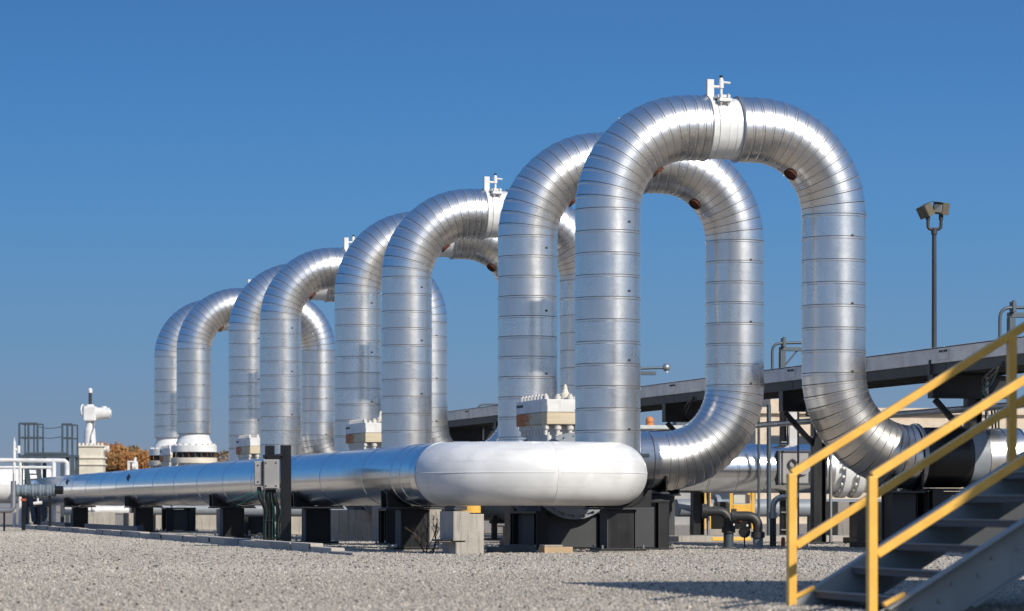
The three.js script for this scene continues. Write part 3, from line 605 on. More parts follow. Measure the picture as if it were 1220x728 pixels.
// ---------------------------------------------------------------- right hand runs: wrapped valve and flanged valve
{
  const o = thing('wrapped_valve', 'black wrapped pipe section joined to the nearest arch foot, behind the stairs', 'pipe', [0, YRUN, 0]);
  const along = (prof, seg = 44) => lathe(prof, seg).rotateZ(-Math.PI / 2);
  part(o, 'end_ring', along([[0.3, 4.99], [0.525, 4.99], [0.535, 5.0], [0.535, 5.05], [0.525, 5.06], [0.42, 5.06]]), M.galv);
  part(o, 'black_wrap', along([[0.42, 5.06], [0.46, 5.08], [0.475, 5.2], [0.475, 5.78], [0.465, 5.84], [0.40, 5.85]]), M.black);
  part(o, 'grey_ring', along([[0.40, 5.85], [0.455, 5.851], [0.455, 6.12], [0.40, 6.121]]), M.greyPipe);
  for (let x = 6.122, i = 0; i < 2; i++, x += 0.32) part(o, 'cladding_band', along([[0.44, x], [0.465, x + 0.004], [0.465, x + 0.29], [0.475, x + 0.30], [0.475, x + 0.316], [0.44, x + 0.318]]), pickSmooth());
  part(o, 'white_end', along([[0.44, 6.76], [0.46, 6.765], [0.46, 9.2], [0.0, 9.21]]), M.white);
}
{
  const o = thing('flanged_valve', 'white bolted flanges at the end of the run with the inspection panel', 'valve', [0, YRUN, -PITCH]);
  const along = (prof, seg = 44) => lathe(prof, seg).rotateZ(-Math.PI / 2);
  part(o, 'silver_collar', along([[0.40, 8.62], [0.47, 8.63], [0.47, 8.74], [0.52, 8.75], [0.52, 8.86], [0.40, 8.87]]), M.cladSmooth[0]);
  part(o, 'white_neck', along([[0.40, 8.87], [0.47, 8.88], [0.49, 9.02], [0.49, 11.0], [0.0, 11.01]]), M.white);
  for (const x of [9.05, 9.36, 10.3]) {
    const f = part(o, 'flange', along([[0.45, x], [0.60, x + 0.002], [0.60, x + 0.15], [0.45, x + 0.152]]), M.white);
    for (let i = 0; i < 20; i++) { const a = i / 20 * 6.2832, y = Math.cos(a) * 0.545, z = Math.sin(a) * 0.545; part(f, 'stud_nut', rod(V(x - 0.06, y, z), V(x + 0.005, y, z), 0.04, 0.04, 6), M.stud); }
  }
}
{ // inspection panel on the run of the third arch
  const o = thing('inspection_panel', 'grey framed panel with a looped handle on the silver run behind the stairs', 'panel', [7.95, YRUN, -PITCH + RL]);
  part(o, 'plate', box(-0.31, -0.30, -0.06, 0.31, 0.32, 0.03), M.boxGrey);
  part(o, 'frame', [box(-0.35, 0.32, -0.10, 0.35, 0.36, 0.05), box(-0.35, -0.34, -0.30, 0.35, -0.30, 0.05), box(-0.35, -0.30, -0.10, -0.312, 0.32, 0.05), box(0.312, -0.30, -0.10, 0.35, 0.32, 0.05)], M.charcoal);
  part(o, 'looped_handle', tube([V(-0.15, -0.16, 0.04), V(0.02, -0.1, 0.07), V(0.08, 0.02, 0.07), V(-0.05, 0.18, 0.07), V(-0.13, 0.08, 0.07), V(-0.02, -0.05, 0.07), V(0.12, -0.18, 0.04)], 0.018, 8, 50), M.darkIron);
  part(o, 'dial', rod(V(0.17, 0.03, 0.03), V(0.17, 0.03, 0.10), 0.16, 0.16, 28), M.boxGrey);
}
{ // strap and lug on the second arch's run
  const o = thing('pipe_strap', 'grey steel strap and black lug on the run right of the white bend', 'strap', [1.72, YRUN, -PAIR]);
  const g = new THREE.TorusGeometry(RL + 0.012, 0.022, 8, 48).rotateY(Math.PI / 2); part(o, 'strap_ring', g, M.galv);
  part(o, 'lug', [box(0.1, -0.46, 0.30, 0.18, -0.14, 0.54), box(-0.05, -0.52, 0.26, 0.3, -0.45, 0.5)], M.black); part(o, 'bracket', box(-0.2, 0.06, 0.46, 0.26, 0.12, 0.54), M.galv);
}

// ---------------------------------------------------------------- elevated cable walkway
const WX = 5.6, WY = 3.23;
{
  const o = thing('elevated_walkway', 'elevated grey cable walkway on black columns crossing behind the arches', 'walkway', [WX, 0, 0]);
  const z0 = 14, z1 = -42, zs = []; for (let z = z0; z > z1; z -= 3.55) zs.push(z);
  for (const z of zs) {
    part(o, 'side_panel', [box(0, WY - 0.24, z - 3.53, 0.02, WY, z, 0.003), box(0, WY - 0.02, z - 3.53, 0.09, WY + 0.004, z, 0.003), box(0, WY - 0.25, z - 3.53, 0.09, WY - 0.236, z, 0.003)], M.fascia);
    part(o, 'splice_plate', box(-0.012, WY - 0.20, z - 3.75, -0.001, WY - 0.04, z - 3.35, 0.002), M.fascia);
    for (const dz of [-3.68, -3.6, -3.5, -3.42]) part(o, 'splice_bolt', rod(V(-0.03, WY - 0.07, z + dz), V(-0.01, WY - 0.07, z + dz), 0.02, 0.02, 6), M.black);
    part(o, 'side_panel', box(1.28, WY - 0.24, z - 3.53, 1.30, WY, z, 0.003), M.fascia);
    part(o, 'cable_tray', [box(0.1, WY - 0.22, z - 3.53, 1.27, WY - 0.19, z, 0.003), box(0.02, WY - 0.42, z - 3.53, 0.05, WY - 0.255, z, 0.003), box(1.2, WY - 0.42, z - 3.53, 1.23, WY - 0.25, z, 0.003)], M.charcoal);
  }
  for (let z = z0 - 0.3; z > z1; z -= 0.6) part(o, 'tray_rung', bar(V(0.05, WY - 0.36, z), V(1.2, WY - 0.36, z), 0.05, 0.08), M.charcoal);
  for (const z of [9.2, 4.9, -0.7, -7.8, -14.95, -22, -29.1, -34.2]) {
    part(o, 'column', [box(0.58, -0.1, z - 0.10, 0.60, WY - 0.8, z + 0.10, 0.002), box(0.80, -0.1, z - 0.10, 0.82, WY - 0.8, z + 0.10, 0.002), box(0.6, -0.1, z - 0.012, 0.80, WY - 0.8, z + 0.012, 0.002)], M.black);
    part(o, 'cross_beam', [box(-0.02, WY - 0.80, z - 0.11, 1.3, WY - 0.775, z + 0.11, 0.002), box(-0.02, WY - 0.455, z - 0.11, 1.3, WY - 0.43, z + 0.11, 0.002), box(-0.02, WY - 0.78, z - 0.02, 1.3, WY - 0.45, z + 0.02, 0.002), box(-0.03, WY - 0.80, z - 0.11, 0, WY - 0.43, z + 0.11, 0.002)], M.black);
    part(o, 'brace', bar(V(0.05, WY - 0.82, z), V(0.62, WY - 1.42, z), 0.09), M.black);
    part(o, 'riser_conduit', rod(V(0.92, -0.05, z + 0.05), V(0.92, WY - 0.4, z + 0.05), 0.03), M.galv);
    part(o, 'base_plate', box(0.48, -0.02, z - 0.2, 0.92, 0.05, z + 0.2), M.black);
  }
  for (const [z, n] of [[-8.2, 5], [-0.2, 3], [-15.3, 2]]) for (let i = 0; i < n; i++) part(o, 'loose_cable', tube([V(-0.05 + 0.04 * i, WY - 0.36, z + 2.4 - 0.15 * i), V(0.1 + 0.05 * i, WY - 0.52 - 0.05 * i, z + 1.4), V(0.35, WY - 0.62 - 0.06 * i, z + 0.7), V(0.72 + 0.05 * i, WY - 1.0, z + 0.2), V(0.74 + 0.05 * i, WY - 2.0, z + 0.16)], 0.016, 6, 40), i === 2 ? M.greenWire : M.black);
  part(o, 'side_conduit', rod(V(0.45, WY - 0.98, 9), V(0.45, WY - 0.98, -42), 0.055), M.galv);
}
function gooseneck(label, z, s = 1, short) {
  const o = thing('gooseneck_conduit', label, 'conduit', [WX, 0, z], 0, 'bent conduits on the walkway'), q = short ? 0.4 : 0;
  part(o, 'bent_pipe', bentPipe([V(0.16, WY - 0.2, 0.1), V(0.16, WY + 0.50 - q, 0.1), V(1.9, WY + 0.56 - q, 0.1)], 0.026, 0.17), M.steelBlue);
  if (!short) {
    part(o, 'post', box(0.34, WY - 0.2, -0.06, 0.44, WY + 0.36, 0.06), M.steelBlue);
    part(o, 'arm', box(0.34, WY + 0.365, -0.05, 1.9, WY + 0.44, 0.05), M.steelBlue);
    part(o, 'brace', bar(V(0.43, WY + 0.08, 0), V(0.68, WY + 0.365, 0), 0.03), M.steelBlue);
    part(o, 'pipe_clamp', [box(0.36, WY + 0.44, 0.0, 0.42, WY + 0.60, 0.14), rod(V(0.39, WY + 0.5, 0.1), V(0.39, WY + 0.62, 0.1), 0.025)], M.steelBlue);
  }
  return o;
}
gooseneck('bent grey conduit and post on the walkway, left of the nearest right leg', -8.9);
gooseneck('bent grey conduit and post on the walkway at the right edge, above the stairs', 1.5);
gooseneck('thin bent pipe rail on the walkway, seen left of the second arch', -31.8, 1, true);
{
  const o = thing('camera_arm', 'horizontal steel arm ending in a small round camera above the walkway', 'camera', [WX + 0.5, 0, -17.6]);
  part(o, 'post', box(-0.62, WY - 0.22, -0.05, -0.54, WY + 0.34, 0.05), M.steelBlue); part(o, 'bracket', box(-0.56, WY - 0.22, -0.04, 0.3, WY - 0.185, 0.04), M.steelBlue);
  part(o, 'arm', [rod(V(-0.7, WY + 0.40, 0), V(0.28, WY + 0.44, 0), 0.028), box(-0.62, WY + 0.28, -0.04, 0.12, WY + 0.36, 0.04)], M.steelBlue);
  part(o, 'camera_ball', new THREE.SphereGeometry(0.085, 20, 14).translate(0.36, WY + 0.45, 0), M.galv); part(o, 'lens', rod(V(0.37, WY + 0.34, 0), V(0.37, WY + 0.38, 0), 0.03), M.whiteFlat);
}

// ---------------------------------------------------------------- floodlight pole
{
  const p = at(1113, 412, 48.4), o = thing('floodlight_pole', 'thin dark pole with two olive floodlights rising above the walkway', 'lamp post', [p.x, 0, p.z], -YAW);
  part(o, 'pole', lathe([[0.042, WY - 0.45], [0.036, 5.1], [0.036, 5.16]], 16), M.darkIron); part(o, 'pole_cap', lathe([[0.05, 5.06], [0.05, 5.13], [0, 5.16]], 16), M.darkIron);
  part(o, 'pole_base', box(-0.09, WY - 0.47, -0.09, 0.09, WY - 0.185, 0.09), M.darkIron);
  part(o, 'yoke', bentPipe([V(-0.10, 5.33, 0), V(-0.10, 5.14, 0), V(0.11, 5.14, 0), V(0.11, 5.36, 0)], 0.026, 0.07), M.darkIron);
  for (const [x, y, yaw, tilt, roll] of [[-0.135, 5.43, 2.25, -0.20, 0.30], [0.11, 5.47, -0.75, 0.12, -0.20]]) {
    const h = new THREE.Group(); h.rotation.set(0, yaw, 0);
    const m4 = new THREE.Matrix4().makeRotationFromEuler(new THREE.Euler(tilt, yaw, roll, 'ZYX')).setPosition(x, y, 0);
    const body = extrude([[-0.095, -0.08], [0.095, -0.08], [0.095, 0.08], [-0.095, 0.08]], 0.15, 0.012).translate(0, 0, -0.075).applyMatrix4(m4);
    const hd = part(o, 'floodlight', body, M.olive); part(hd, 'lens', box(-0.075, -0.062, 0.086, 0.075, 0.062, 0.094, 0.002).applyMatrix4(m4), M.glass);
    part(hd, 'visor', box(-0.10, 0.092, -0.08, 0.10, 0.10, 0.14, 0.002).applyMatrix4(m4), M.olive); void h;
    part(o, 'knuckle', rod(V(x < 0 ? -0.10 : 0.11, 5.29, 0), V(x < 0 ? -0.10 : 0.11, 5.41, 0), 0.036), M.darkIron);
  }
}

// ---------------------------------------------------------------- staircase in the foreground
{
  const x0 = -5.64, zn = 25.59, zf = 23.86, SL = 0.6, xe = -2.1, o = thing('metal_staircase', 'grey steel staircase with yellow handrails in the right foreground', 'staircase');
  const ht = (x) => SL * (x - x0) , N = 12;
  for (const [z, t, side] of [[zn, 0.022, 1], [zf, 0.022, -1]]) {
    const face = extrude([[x0, 0.002], [xe, ht(xe)], [xe, ht(xe) - 0.36], [x0 + 0.36 / SL, 0.002]], t).translate(0, 0, z - t / 2);
    const st = part(o, 'stringer', face, M.stairGrey);
    part(st, 'stringer_flange', [bar(V(x0 + 0.06, ht(x0 + 0.06) - 0.006, z + side * 0.045), V(xe, ht(xe) - 0.006, z + side * 0.045), 0.09, 0.014), bar(V(x0 + 0.36 / SL + 0.06, ht(x0 + 0.06) + 0.006, z + side * 0.045), V(xe, ht(xe) - 0.354, z + side * 0.045), 0.09, 0.014)], M.stairGrey);
    for (let i = 0; i < N; i++) { const x = x0 + 0.2 + i * 0.285; for (const e of [0.05, 0.24]) part(st, 'bolt_head', rod(V(x + e, ht(x) - 0.06 - 0.03 + (e - 0.05) * 0.3, z + side * (t / 2)), V(x + e, ht(x) - 0.06 - 0.03 + (e - 0.05) * 0.3, z + side * (t / 2 + 0.014)), 0.014, 0.014, 10), M.stairGrey); }
  }
  for (let i = 0; i < N; i++) {
    const x = x0 + 0.20 + i * 0.285, y = 0.10 + i * 0.171;
    const t = part(o, 'tread', [box(x, y - 0.045, zf + 0.014, x + 0.02, y, zn - 0.014, 0.003), box(x + 0.27, y - 0.045, zf + 0.014, x + 0.29, y, zn - 0.014, 0.003), box(x + 0.02, y - 0.022, zf + 0.016, x + 0.27, y - 0.012, zn - 0.016, 0.002)], M.tread);
    part(t, 'nosing', box(x - 0.012, y + 0.001, zf + 0.02, x + 0.035, y + 0.008, zn - 0.02, 0.002), M.stairGrey);
    for (let b = 0; b < 5; b++) part(t, 'grating_bar', box(x + 0.06 + b * 0.044, y - 0.03, zf + 0.02, x + 0.07 + b * 0.044, y - 0.001, zn - 0.02, 0.001), M.tread);
  }
  for (const z of [zn, zf]) {
    const W = 0.062, rail = (h, xa, xb, nm) => part(o, nm, bar(V(xa, ht(xa) + h, z), V(xb, ht(xb) + h, z), W - 0.006, W - 0.004), M.yellow);
    const sh = z === zn ? -0.06 : 0; rail(0.93, x0 + 0.03 + sh, xe, 'top_rail'); rail(0.395, x0 + 0.06 + sh, xe, 'mid_rail');
    for (let i = 0; i < 3; i++) { const x = x0 + 0.03 + sh + i * 1.705; part(o, 'rail_post', box(x - W / 2, Math.max(-0.02, ht(x) - 0.02), z - W / 2, x + W / 2, ht(x) + 0.93, z + W / 2, 0.006), M.yellow); }
    part(o, 'toe_bar', bar(V(x0 + 0.05, ht(x0 + 0.05) + 0.03, z), V(x0 + 0.20, ht(x0 + 0.20) + 0.012, z), 0.05, 0.03), M.yellow);
  }
  // landing at the door
  part(o, 'landing', box(xe, ht(xe) - 0.06, zf - 0.05, 0.6, ht(xe), zn + 0.05), M.tread);
  for (const [x, z] of [[xe + 0.1, zf], [0.5, zf], [0.5, zn], [xe + 0.1, zn]]) part(o, 'leg', box(x - 0.05, -0.05, z - 0.05, x + 0.05, ht(xe) - 0.06, z + 0.05), M.stairGrey);
}
{ // control building beside the stairs, outside the picture; it shades the stairs and the gravel
  const x0 = -1.62, z0 = 25.74, o = thing('control_building', 'flat roofed control building standing beside the staircase, right of the picture', 'building', [x0, 0, z0]);
  part(o, 'wall', box(0, -0.1, 0, 9, 5.65, 9.5, 0.02), M.building); part(o, 'roof', box(-0.02, 5.65, -0.02, 9.1, 5.8, 9.6, 0.01), M.galv);
  const d = part(o, 'door', box(0.7, 2.12, -0.04, 1.7, 4.2, 0.01), M.boxGrey); part(d, 'handle', rod(V(0.8, 3.1, -0.09), V(0.8, 3.1, -0.03), 0.02), M.galv);
}

// ---------------------------------------------------------------- yard equipment behind the pipes
function riser(label, u, d, top, r, m, headM, dirn = -1, head = true) { // small pipe coming up out of the ground with a valve head
  const p = at(u, 602, d), o = thing('drain_riser', label, 'pipe', [p.x, 0, p.z], -YAW, 'small pipe risers behind the gravel edge');
  part(o, 'standpipe', rod(V(0, -0.1, 0), V(0, top - 0.28, 0), r, r, 20), m);
  if (head) {
    part(o, 'collar', lathe([[0, top - 0.36], [r * 1.35, top - 0.36], [r * 1.35, top - 0.26], [0, top - 0.26]], 20), headM);
    part(o, 'elbow', bentPipe([V(0, top - 0.3, 0), V(0, top, 0), V(dirn * 0.42, top, 0)], r * 0.95, 0.2, 16), headM);
    part(o, 'end_flange', rod(V(dirn * 0.36, top, 0), V(dirn * 0.44, top, 0), r * 1.45, r * 1.45, 24), headM);
  } else part(o, 'cap', new THREE.SphereGeometry(r, 16, 10).translate(0, top - 0.28, 0), m);
  return o;
}
riser('dark iron elbow riser under the second arch foot', 868, 50.5, 0.62, 0.085, M.steelBlue, M.darkIron, -1);
riser('grey wrapped riser with a black valve head, left of the yellow rail post', 903, 50.2, 0.54, 0.085, M.greyPipe, M.darkIron, -1);
riser('slim dark riser just left of the yellow rail post', 921, 51.5, 0.86, 0.055, M.darkIron, M.galv, 1);
riser('grey wrapped vertical pipe below the white bend', 673, 49.5, 0.70, 0.075, M.greyPipe, M.greyPipe, 1, false);
riser('red capped marker pipe beside the yellow rail post', 933, 52, 0.42, 0.035, M.redTip, M.redTip, 1, false);
riser('white capped stub pipe right of the yellow rail post', 956, 51, 0.42, 0.10, M.whiteFlat, M.whiteFlat, 1, false);
{
  const p = at(887, 602, 50.9), o = thing('round_marker', 'small round black marker on a thin stake between the two risers', 'marker', [p.x, 0, p.z], -YAW);
  part(o, 'stake', rod(V(0, -0.1, 0), V(0, 0.22, 0), 0.012), M.black); part(o, 'disc', rod(V(0, 0.27, -0.02), V(0, 0.27, 0.02), 0.10, 0.10, 24), M.black);
}
{ // yellow machine
  const d = 66, p = at(870, 602, d), o = thing('yellow_skid_machine', 'yellow framed engine skid standing behind the second arch foot', 'machine', [p.x, 0, p.z], -YAW);
  for (const x of [-0.56, -0.46, 0.02, 0.50]) part(o, 'frame_post', box(x - 0.035, 0.2, -0.04, x + 0.035, 1.12, 0.04), M.yellow);
  for (const x of [-0.56, 0.50]) part(o, 'rear_post', box(x - 0.035, 0.2, -1.24, x + 0.035, 1.12, -1.16), M.yellow);
  part(o, 'upper_panel', box(0.06, 0.52, -0.05, 0.46, 0.74, 0.05), M.yellow); part(o, 'top_rail', [box(-0.6, 1.125, -0.045, 0.54, 1.20, 0.045), box(-0.6, 1.125, -1.245, 0.54, 1.20, -1.155)], M.yellow);
  part(o, 'engine_block', box(-0.40, 0.2, -1.1, 0.46, 0.50, -0.06, 0.02), M.black); part(o, 'engine_hood', box(-0.30, 0.505, -1.1, 0.0, 0.8, -0.2, 0.04), M.darkIron);
  part(o, 'window_panel', box(0.08, 0.76, -0.9, 0.44, 0.95, -0.12), M.paleBuilding); part(o, 'red_knob', new THREE.SphereGeometry(0.05, 12, 8).translate(0.22, 0.4, -0.04), M.redTip);
  for (const [x, y] of [[0.08, 0.3], [0.14, 0.45], [0.34, 0.42], [0.38, 0.28]]) part(o, 'gauge', rod(V(x, y, -0.07), V(x, y, -0.045), 0.025), M.whiteFlat);
  part(o, 'skid_base', box(-0.75, -0.05, -1.4, 0.75, 0.2, 0.12), M.concrete);
}
{
  const p = at(900, 602, 60), o = thing('concrete_slab', 'pale concrete slab edge seen low between the risers', 'slab', [p.x, 0, p.z]);
  part(o, 'slab', box(-1.6, -0.1, -2.2, 2.2, 0.11, 0, 0.015), M.concrete); part(o, 'yellow_edge', box(-0.9, 0.02, 0.001, -0.1, 0.09, 0.012, 0.002), M.yellow);
}
for (const [u, d, x0, x1, h, l] of [[560, 56, -0.18, 0.22, 0.22, 'yellow painted hydrant block peeking out behind the concrete stand'], [609, 57, -0.06, 0.06, 0.2, 'small yellow tag post under the white bend']]) {
  const p = at(u, 602, d), o = thing('yellow_bollard', l, 'bollard', [p.x, 0, p.z], -YAW, 'small yellow bollards'), q = (x1 - x0) / 2;
  part(o, 'post', rod(V(0, -0.05, 0), V(0, 0.72, 0), q, q, 20), M.yellow); part(o, 'cap', new THREE.SphereGeometry(q, 18, 10, 0, 6.3, 0, 1.571).translate(0, 0.72, 0), M.yellow);
  part(o, 'band', rod(V(0, 0.5, 0), V(0, 0.58, 0), q + 0.006, q + 0.006, 20), M.black);
}
// dark pump skids in the shade under the runs
function pumpSkid(label, x, z, turn = 0, s = 1) {
  const o = thing('pump_skid', label, 'pump', [x, 0, z], turn, 'dark pump skids in the shade under the pipes');
  part(o, 'skid_frame', [box(-0.9 * s, -0.05, -0.5, 0.9 * s, 0.12, -0.38), box(-0.9 * s, -0.05, 0.38, 0.9 * s, 0.12, 0.5), box(-0.9 * s, -0.05, -0.38, -0.8 * s, 0.12, 0.38), box(0.8 * s, -0.05, -0.38, 0.9 * s, 0.12, 0.38)], M.black);
  part(o, 'motor', rod(V(-0.7 * s, 0.42, 0), V(0.05, 0.42, 0), 0.26, 0.26, 24), M.charcoal); part(o, 'pump_casing', rod(V(0.12, 0.42, 0), V(0.5 * s, 0.42, 0), 0.3, 0.22, 24), M.darkIron);
  part(o, 'foot', [box(-0.5, 0.1, -0.2, -0.2, 0.22, 0.2), box(0.15, 0.1, -0.2, 0.42, 0.22, 0.2)], M.black); part(o, 'outlet', bentPipe([V(0.3, 0.6, 0), V(0.3, 0.86, 0), V(0.3, 0.86, -0.6)], 0.09, 0.12, 14), M.darkIron);
  part(o, 'control_box', box(-0.85 * s, 0.12, -0.34, -0.55 * s, 0.78, 0.3), M.black); return o;
}
pumpSkid('dark pump skid under the white return bend, in deep shade', 1.2, -7.4);
pumpSkid('dark pump skid behind the staircase, below the nearest run', 6.6, -3.2, 0, 1.4); pumpSkid('dark pump skid right of the black column, low behind the stairs', 8.4, -8.5, 0, 1.3);
pumpSkid('dark pump skid beside the broad pier left of the shrub', 1.4, -22.5, 0.2); pumpSkid('dark pump skid in the far yard behind the kerb', 1.2, -36, 0); pumpSkid('dark pump skid at the far end of the header', 0.6, -55, 0);
// low pipes running across behind the header
function crossPipe(label, z, x0, x1, y, r, m) {
  const o = thing('cross_pipe', label, 'pipe', [0, 0, z], 0, 'low pipes crossing behind the header');
  part(o, 'pipe_run', rod(V(x0, y, 0), V(x1, y, 0), r, r, 24), m);
  for (const x of [x0 + 0.4, (x0 + x1) / 2, x1 - 0.4]) part(o, 'stand', [box(x - 0.06, -0.05, -0.06, x + 0.06, y - r + 0.01, 0.06), box(x - 0.16, -0.03, -0.12, x + 0.16, 0.03, 0.12)], M.black);
  for (const x of [x0 + 0.9, x1 - 1.1]) part(o, 'flange', rod(V(x, y, 0), V(x + 0.1, y, 0), r * 1.5, r * 1.5, 24), m);
  return o;
}
crossPipe('low grey pipe crossing behind the junction box stand', -24, -2.0, 3.2, 0.62, 0.16, M.greyPipe);
crossPipe('low white pipe crossing near the ground behind the junction box stand', -26.5, 0.2, 2.2, 0.22, 0.10, M.whiteFlat);
crossPipe('low grey pipe crossing behind the middle saddles', -39.5, -2.0, 3.0, 0.6, 0.15, M.greyPipe);
crossPipe('low pale pipe crossing at the far end of the header', -57, -2.2, 3.0, 0.55, 0.15, M.whiteFlat);
crossPipe('low grey pipe crossing behind the black column and stairs', -20.5, 7.6, 14, 0.66, 0.2, M.greyPipe);

// a second, lower header on stands behind the row of legs, with its steel sleepers
{
  const o = thing('low_header', 'dark blue grey low header pipe on stands, in shade behind the row of legs', 'pipe', [2.7, 0, 0]);
  part(o, 'pipe_run', rod(V(0, 0.66, -6.6), V(0, 0.66, -62), 0.27, 0.27, 32), M.steelBlue);
  for (const z of [-6.6, -62]) part(o, 'end_flange', rod(V(0, 0.66, z - 0.06), V(0, 0.66, z + 0.06), 0.4, 0.4, 32), M.darkIron);
  for (let z = -8; z > -61; z -= 4.4) { part(o, 'stand', [box(-0.3, -0.05, z - 0.07, -0.2, 0.5, z + 0.07), box(0.2, -0.05, z - 0.07, 0.3, 0.5, z + 0.07), box(-0.34, 0.34, z - 0.09, 0.34, 0.42, z + 0.09)], M.black); part(o, 'base_plate', box(-0.45, -0.03, z - 0.16, 0.45, 0.035, z + 0.16), M.black); }
  for (let z = -10.2; z > -60; z -= 8.8) { const f = part(o, 'branch_valve', [rod(V(0, 0.9, z), V(0, 1.15, z), 0.09), box(-0.14, 1.0, z - 0.14, 0.14, 1.12, z + 0.14)], M.darkIron); part(f, 'hand_wheel', new THREE.TorusGeometry(0.16, 0.02, 8, 20).rotateX(Math.PI / 2).translate(0, 1.2, z), M.darkIron); }
}
for (const [x, z0, z1, l] of [[1.55, -6.6, -12.5, 'black steel skid beam lying behind the white bend'], [1.5, -24, -30.5, 'black steel skid beam lying behind the junction box stand'], [1.5, -38, -41.5, 'black steel skid beam lying behind the middle of the header'], [7.4, -1.2, -6.4, 'black steel skid beam lying behind the staircase']]) {
  const o = thing('steel_skid', l, 'skid', [x, 0, 0], 0, 'black steel skids');
  part(o, 'web', box(-0.02, 0.0, z1, 0.02, 0.30, z0, 0.002), M.black); part(o, 'top_flange', box(-0.12, 0.301, z1, 0.12, 0.33, z0, 0.002), M.black); part(o, 'bottom_flange', box(-0.12, -0.03, z1, 0.12, -0.001, z0, 0.002), M.black);
}
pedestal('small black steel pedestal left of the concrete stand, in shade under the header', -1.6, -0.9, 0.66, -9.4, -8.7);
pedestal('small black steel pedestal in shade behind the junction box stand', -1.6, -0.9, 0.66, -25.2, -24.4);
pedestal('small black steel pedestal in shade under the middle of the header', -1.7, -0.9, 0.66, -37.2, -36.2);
pier('pale concrete block between two far saddles of the header', -2.1, -1.0, 0.5, -42.2, -41.0); pier('pale concrete block behind the farthest saddle but one', -2.1, -1.0, 0.5, -54.5, -53.0);

// ---------------------------------------------------------------- buildings far behind on the right
{
  const p = at(900, 602, 118), o = thing('storage_building', 'long cream storage building far behind the right hand arches', 'building', [p.x, 0, p.z], -0.05);
  part(o, 'wall', box(0, -0.1, -9, 24, 4.3, 0, 0.02), M.building); part(o, 'roof', box(-0.2, 4.3, -9.2, 24.2, 4.55, 0.2, 0.02), M.building); part(o, 'parapet_step', box(1.2, 4.55, -4, 3.0, 4.95, -2, 0.02), M.building);
  for (let i = 0; i < 9; i++) { const x = 0.5 + i * 2.6, w = part(o, 'window', box(x, 2.72, -0.05, x + 2.0, 3.45, 0.035), M.charcoal); part(w, 'pane', box(x + 0.06, 2.78, 0.034, x + 1.94, 3.39, 0.045, 0.002), M.windowDark); }
  const d = part(o, 'door', box(6.2, 0, -0.02, 7.4, 2.2, 0.03), M.boxGrey); part(d, 'handle', rod(V(6.35, 1.05, 0.03), V(6.35, 1.05, 0.1), 0.03), M.galv);
  part(o, 'roof_vent', [rod(V(2.6, 4.9, -1.2), V(2.6, 5.25, -1.2), 0.25), rod(V(2.6, 5.2, -1.2), V(2.6, 5.35, -1.2), 0.4)], M.whiteFlat);
}
{
  const p = at(742, 602, 110), o = thing('equipment_shed', 'pale grey equipment shed with teal and orange signs behind the second arch', 'building', [p.x, 0, p.z], -0.02);
  part(o, 'wall', box(0, -0.1, -4, 2.9, 3.5, 0, 0.02), M.paleBuilding); part(o, 'roof', box(-0.1, 3.5, -4.1, 3.0, 3.64, 0.1, 0.02), M.paleBuilding); part(o, 'teal_sign', box(0.75, 2.9, 0, 1.35, 3.2, 0.04), M.teal);
  part(o, 'orange_beacon', [rod(V(1.1, 3.64, -0.3), V(1.1, 3.72, -0.3), 0.15), new THREE.SphereGeometry(0.15, 16, 10).translate(1.1, 3.82, -0.3)], M.orange); part(o, 'duct', [box(2.05, 3.5, -0.6, 2.6, 4.35, -0.1, 0.03)], M.steelBlue);
  const d = part(o, 'door', box(1.7, 0, -0.02, 2.6, 2.1, 0.03), M.boxGrey); part(d, 'handle', rod(V(1.82, 1, 0.03), V(1.82, 1, 0.1), 0.03), M.galv);
}
{ // pipe bridge with a bent pipe seen between the first two arches
  const p = at(780, 602, 72), o = thing('overhead_pipe', 'grey overhead pipe with a downward elbow seen under the walkway', 'pipe', [p.x, 0, p.z], -YAW);
  part(o, 'pipe', bentPipe([V(-1.6, 1.62 + 0.72 + 0.05, 0), V(0.0, 2.39, 0), V(0.0, -0.05, 0)], 0.13, 0.14, 16), M.steelBlue); part(o, 'flange', rod(V(-0.5, 2.39, 0), V(-0.4, 2.39, 0), 0.2, 0.2, 24), M.steelBlue); part(o, 'post', box(-1.5, -0.05, -0.08, -1.34, 2.3, 0.08), M.black);
  part(o, 'small_valve', [rod(V(-0.7, 2.5, 0), V(-0.7, 2.66, 0), 0.03), rod(V(-0.82, 2.66, 0), V(-0.58, 2.70, 0), 0.02)], M.darkIron);
}
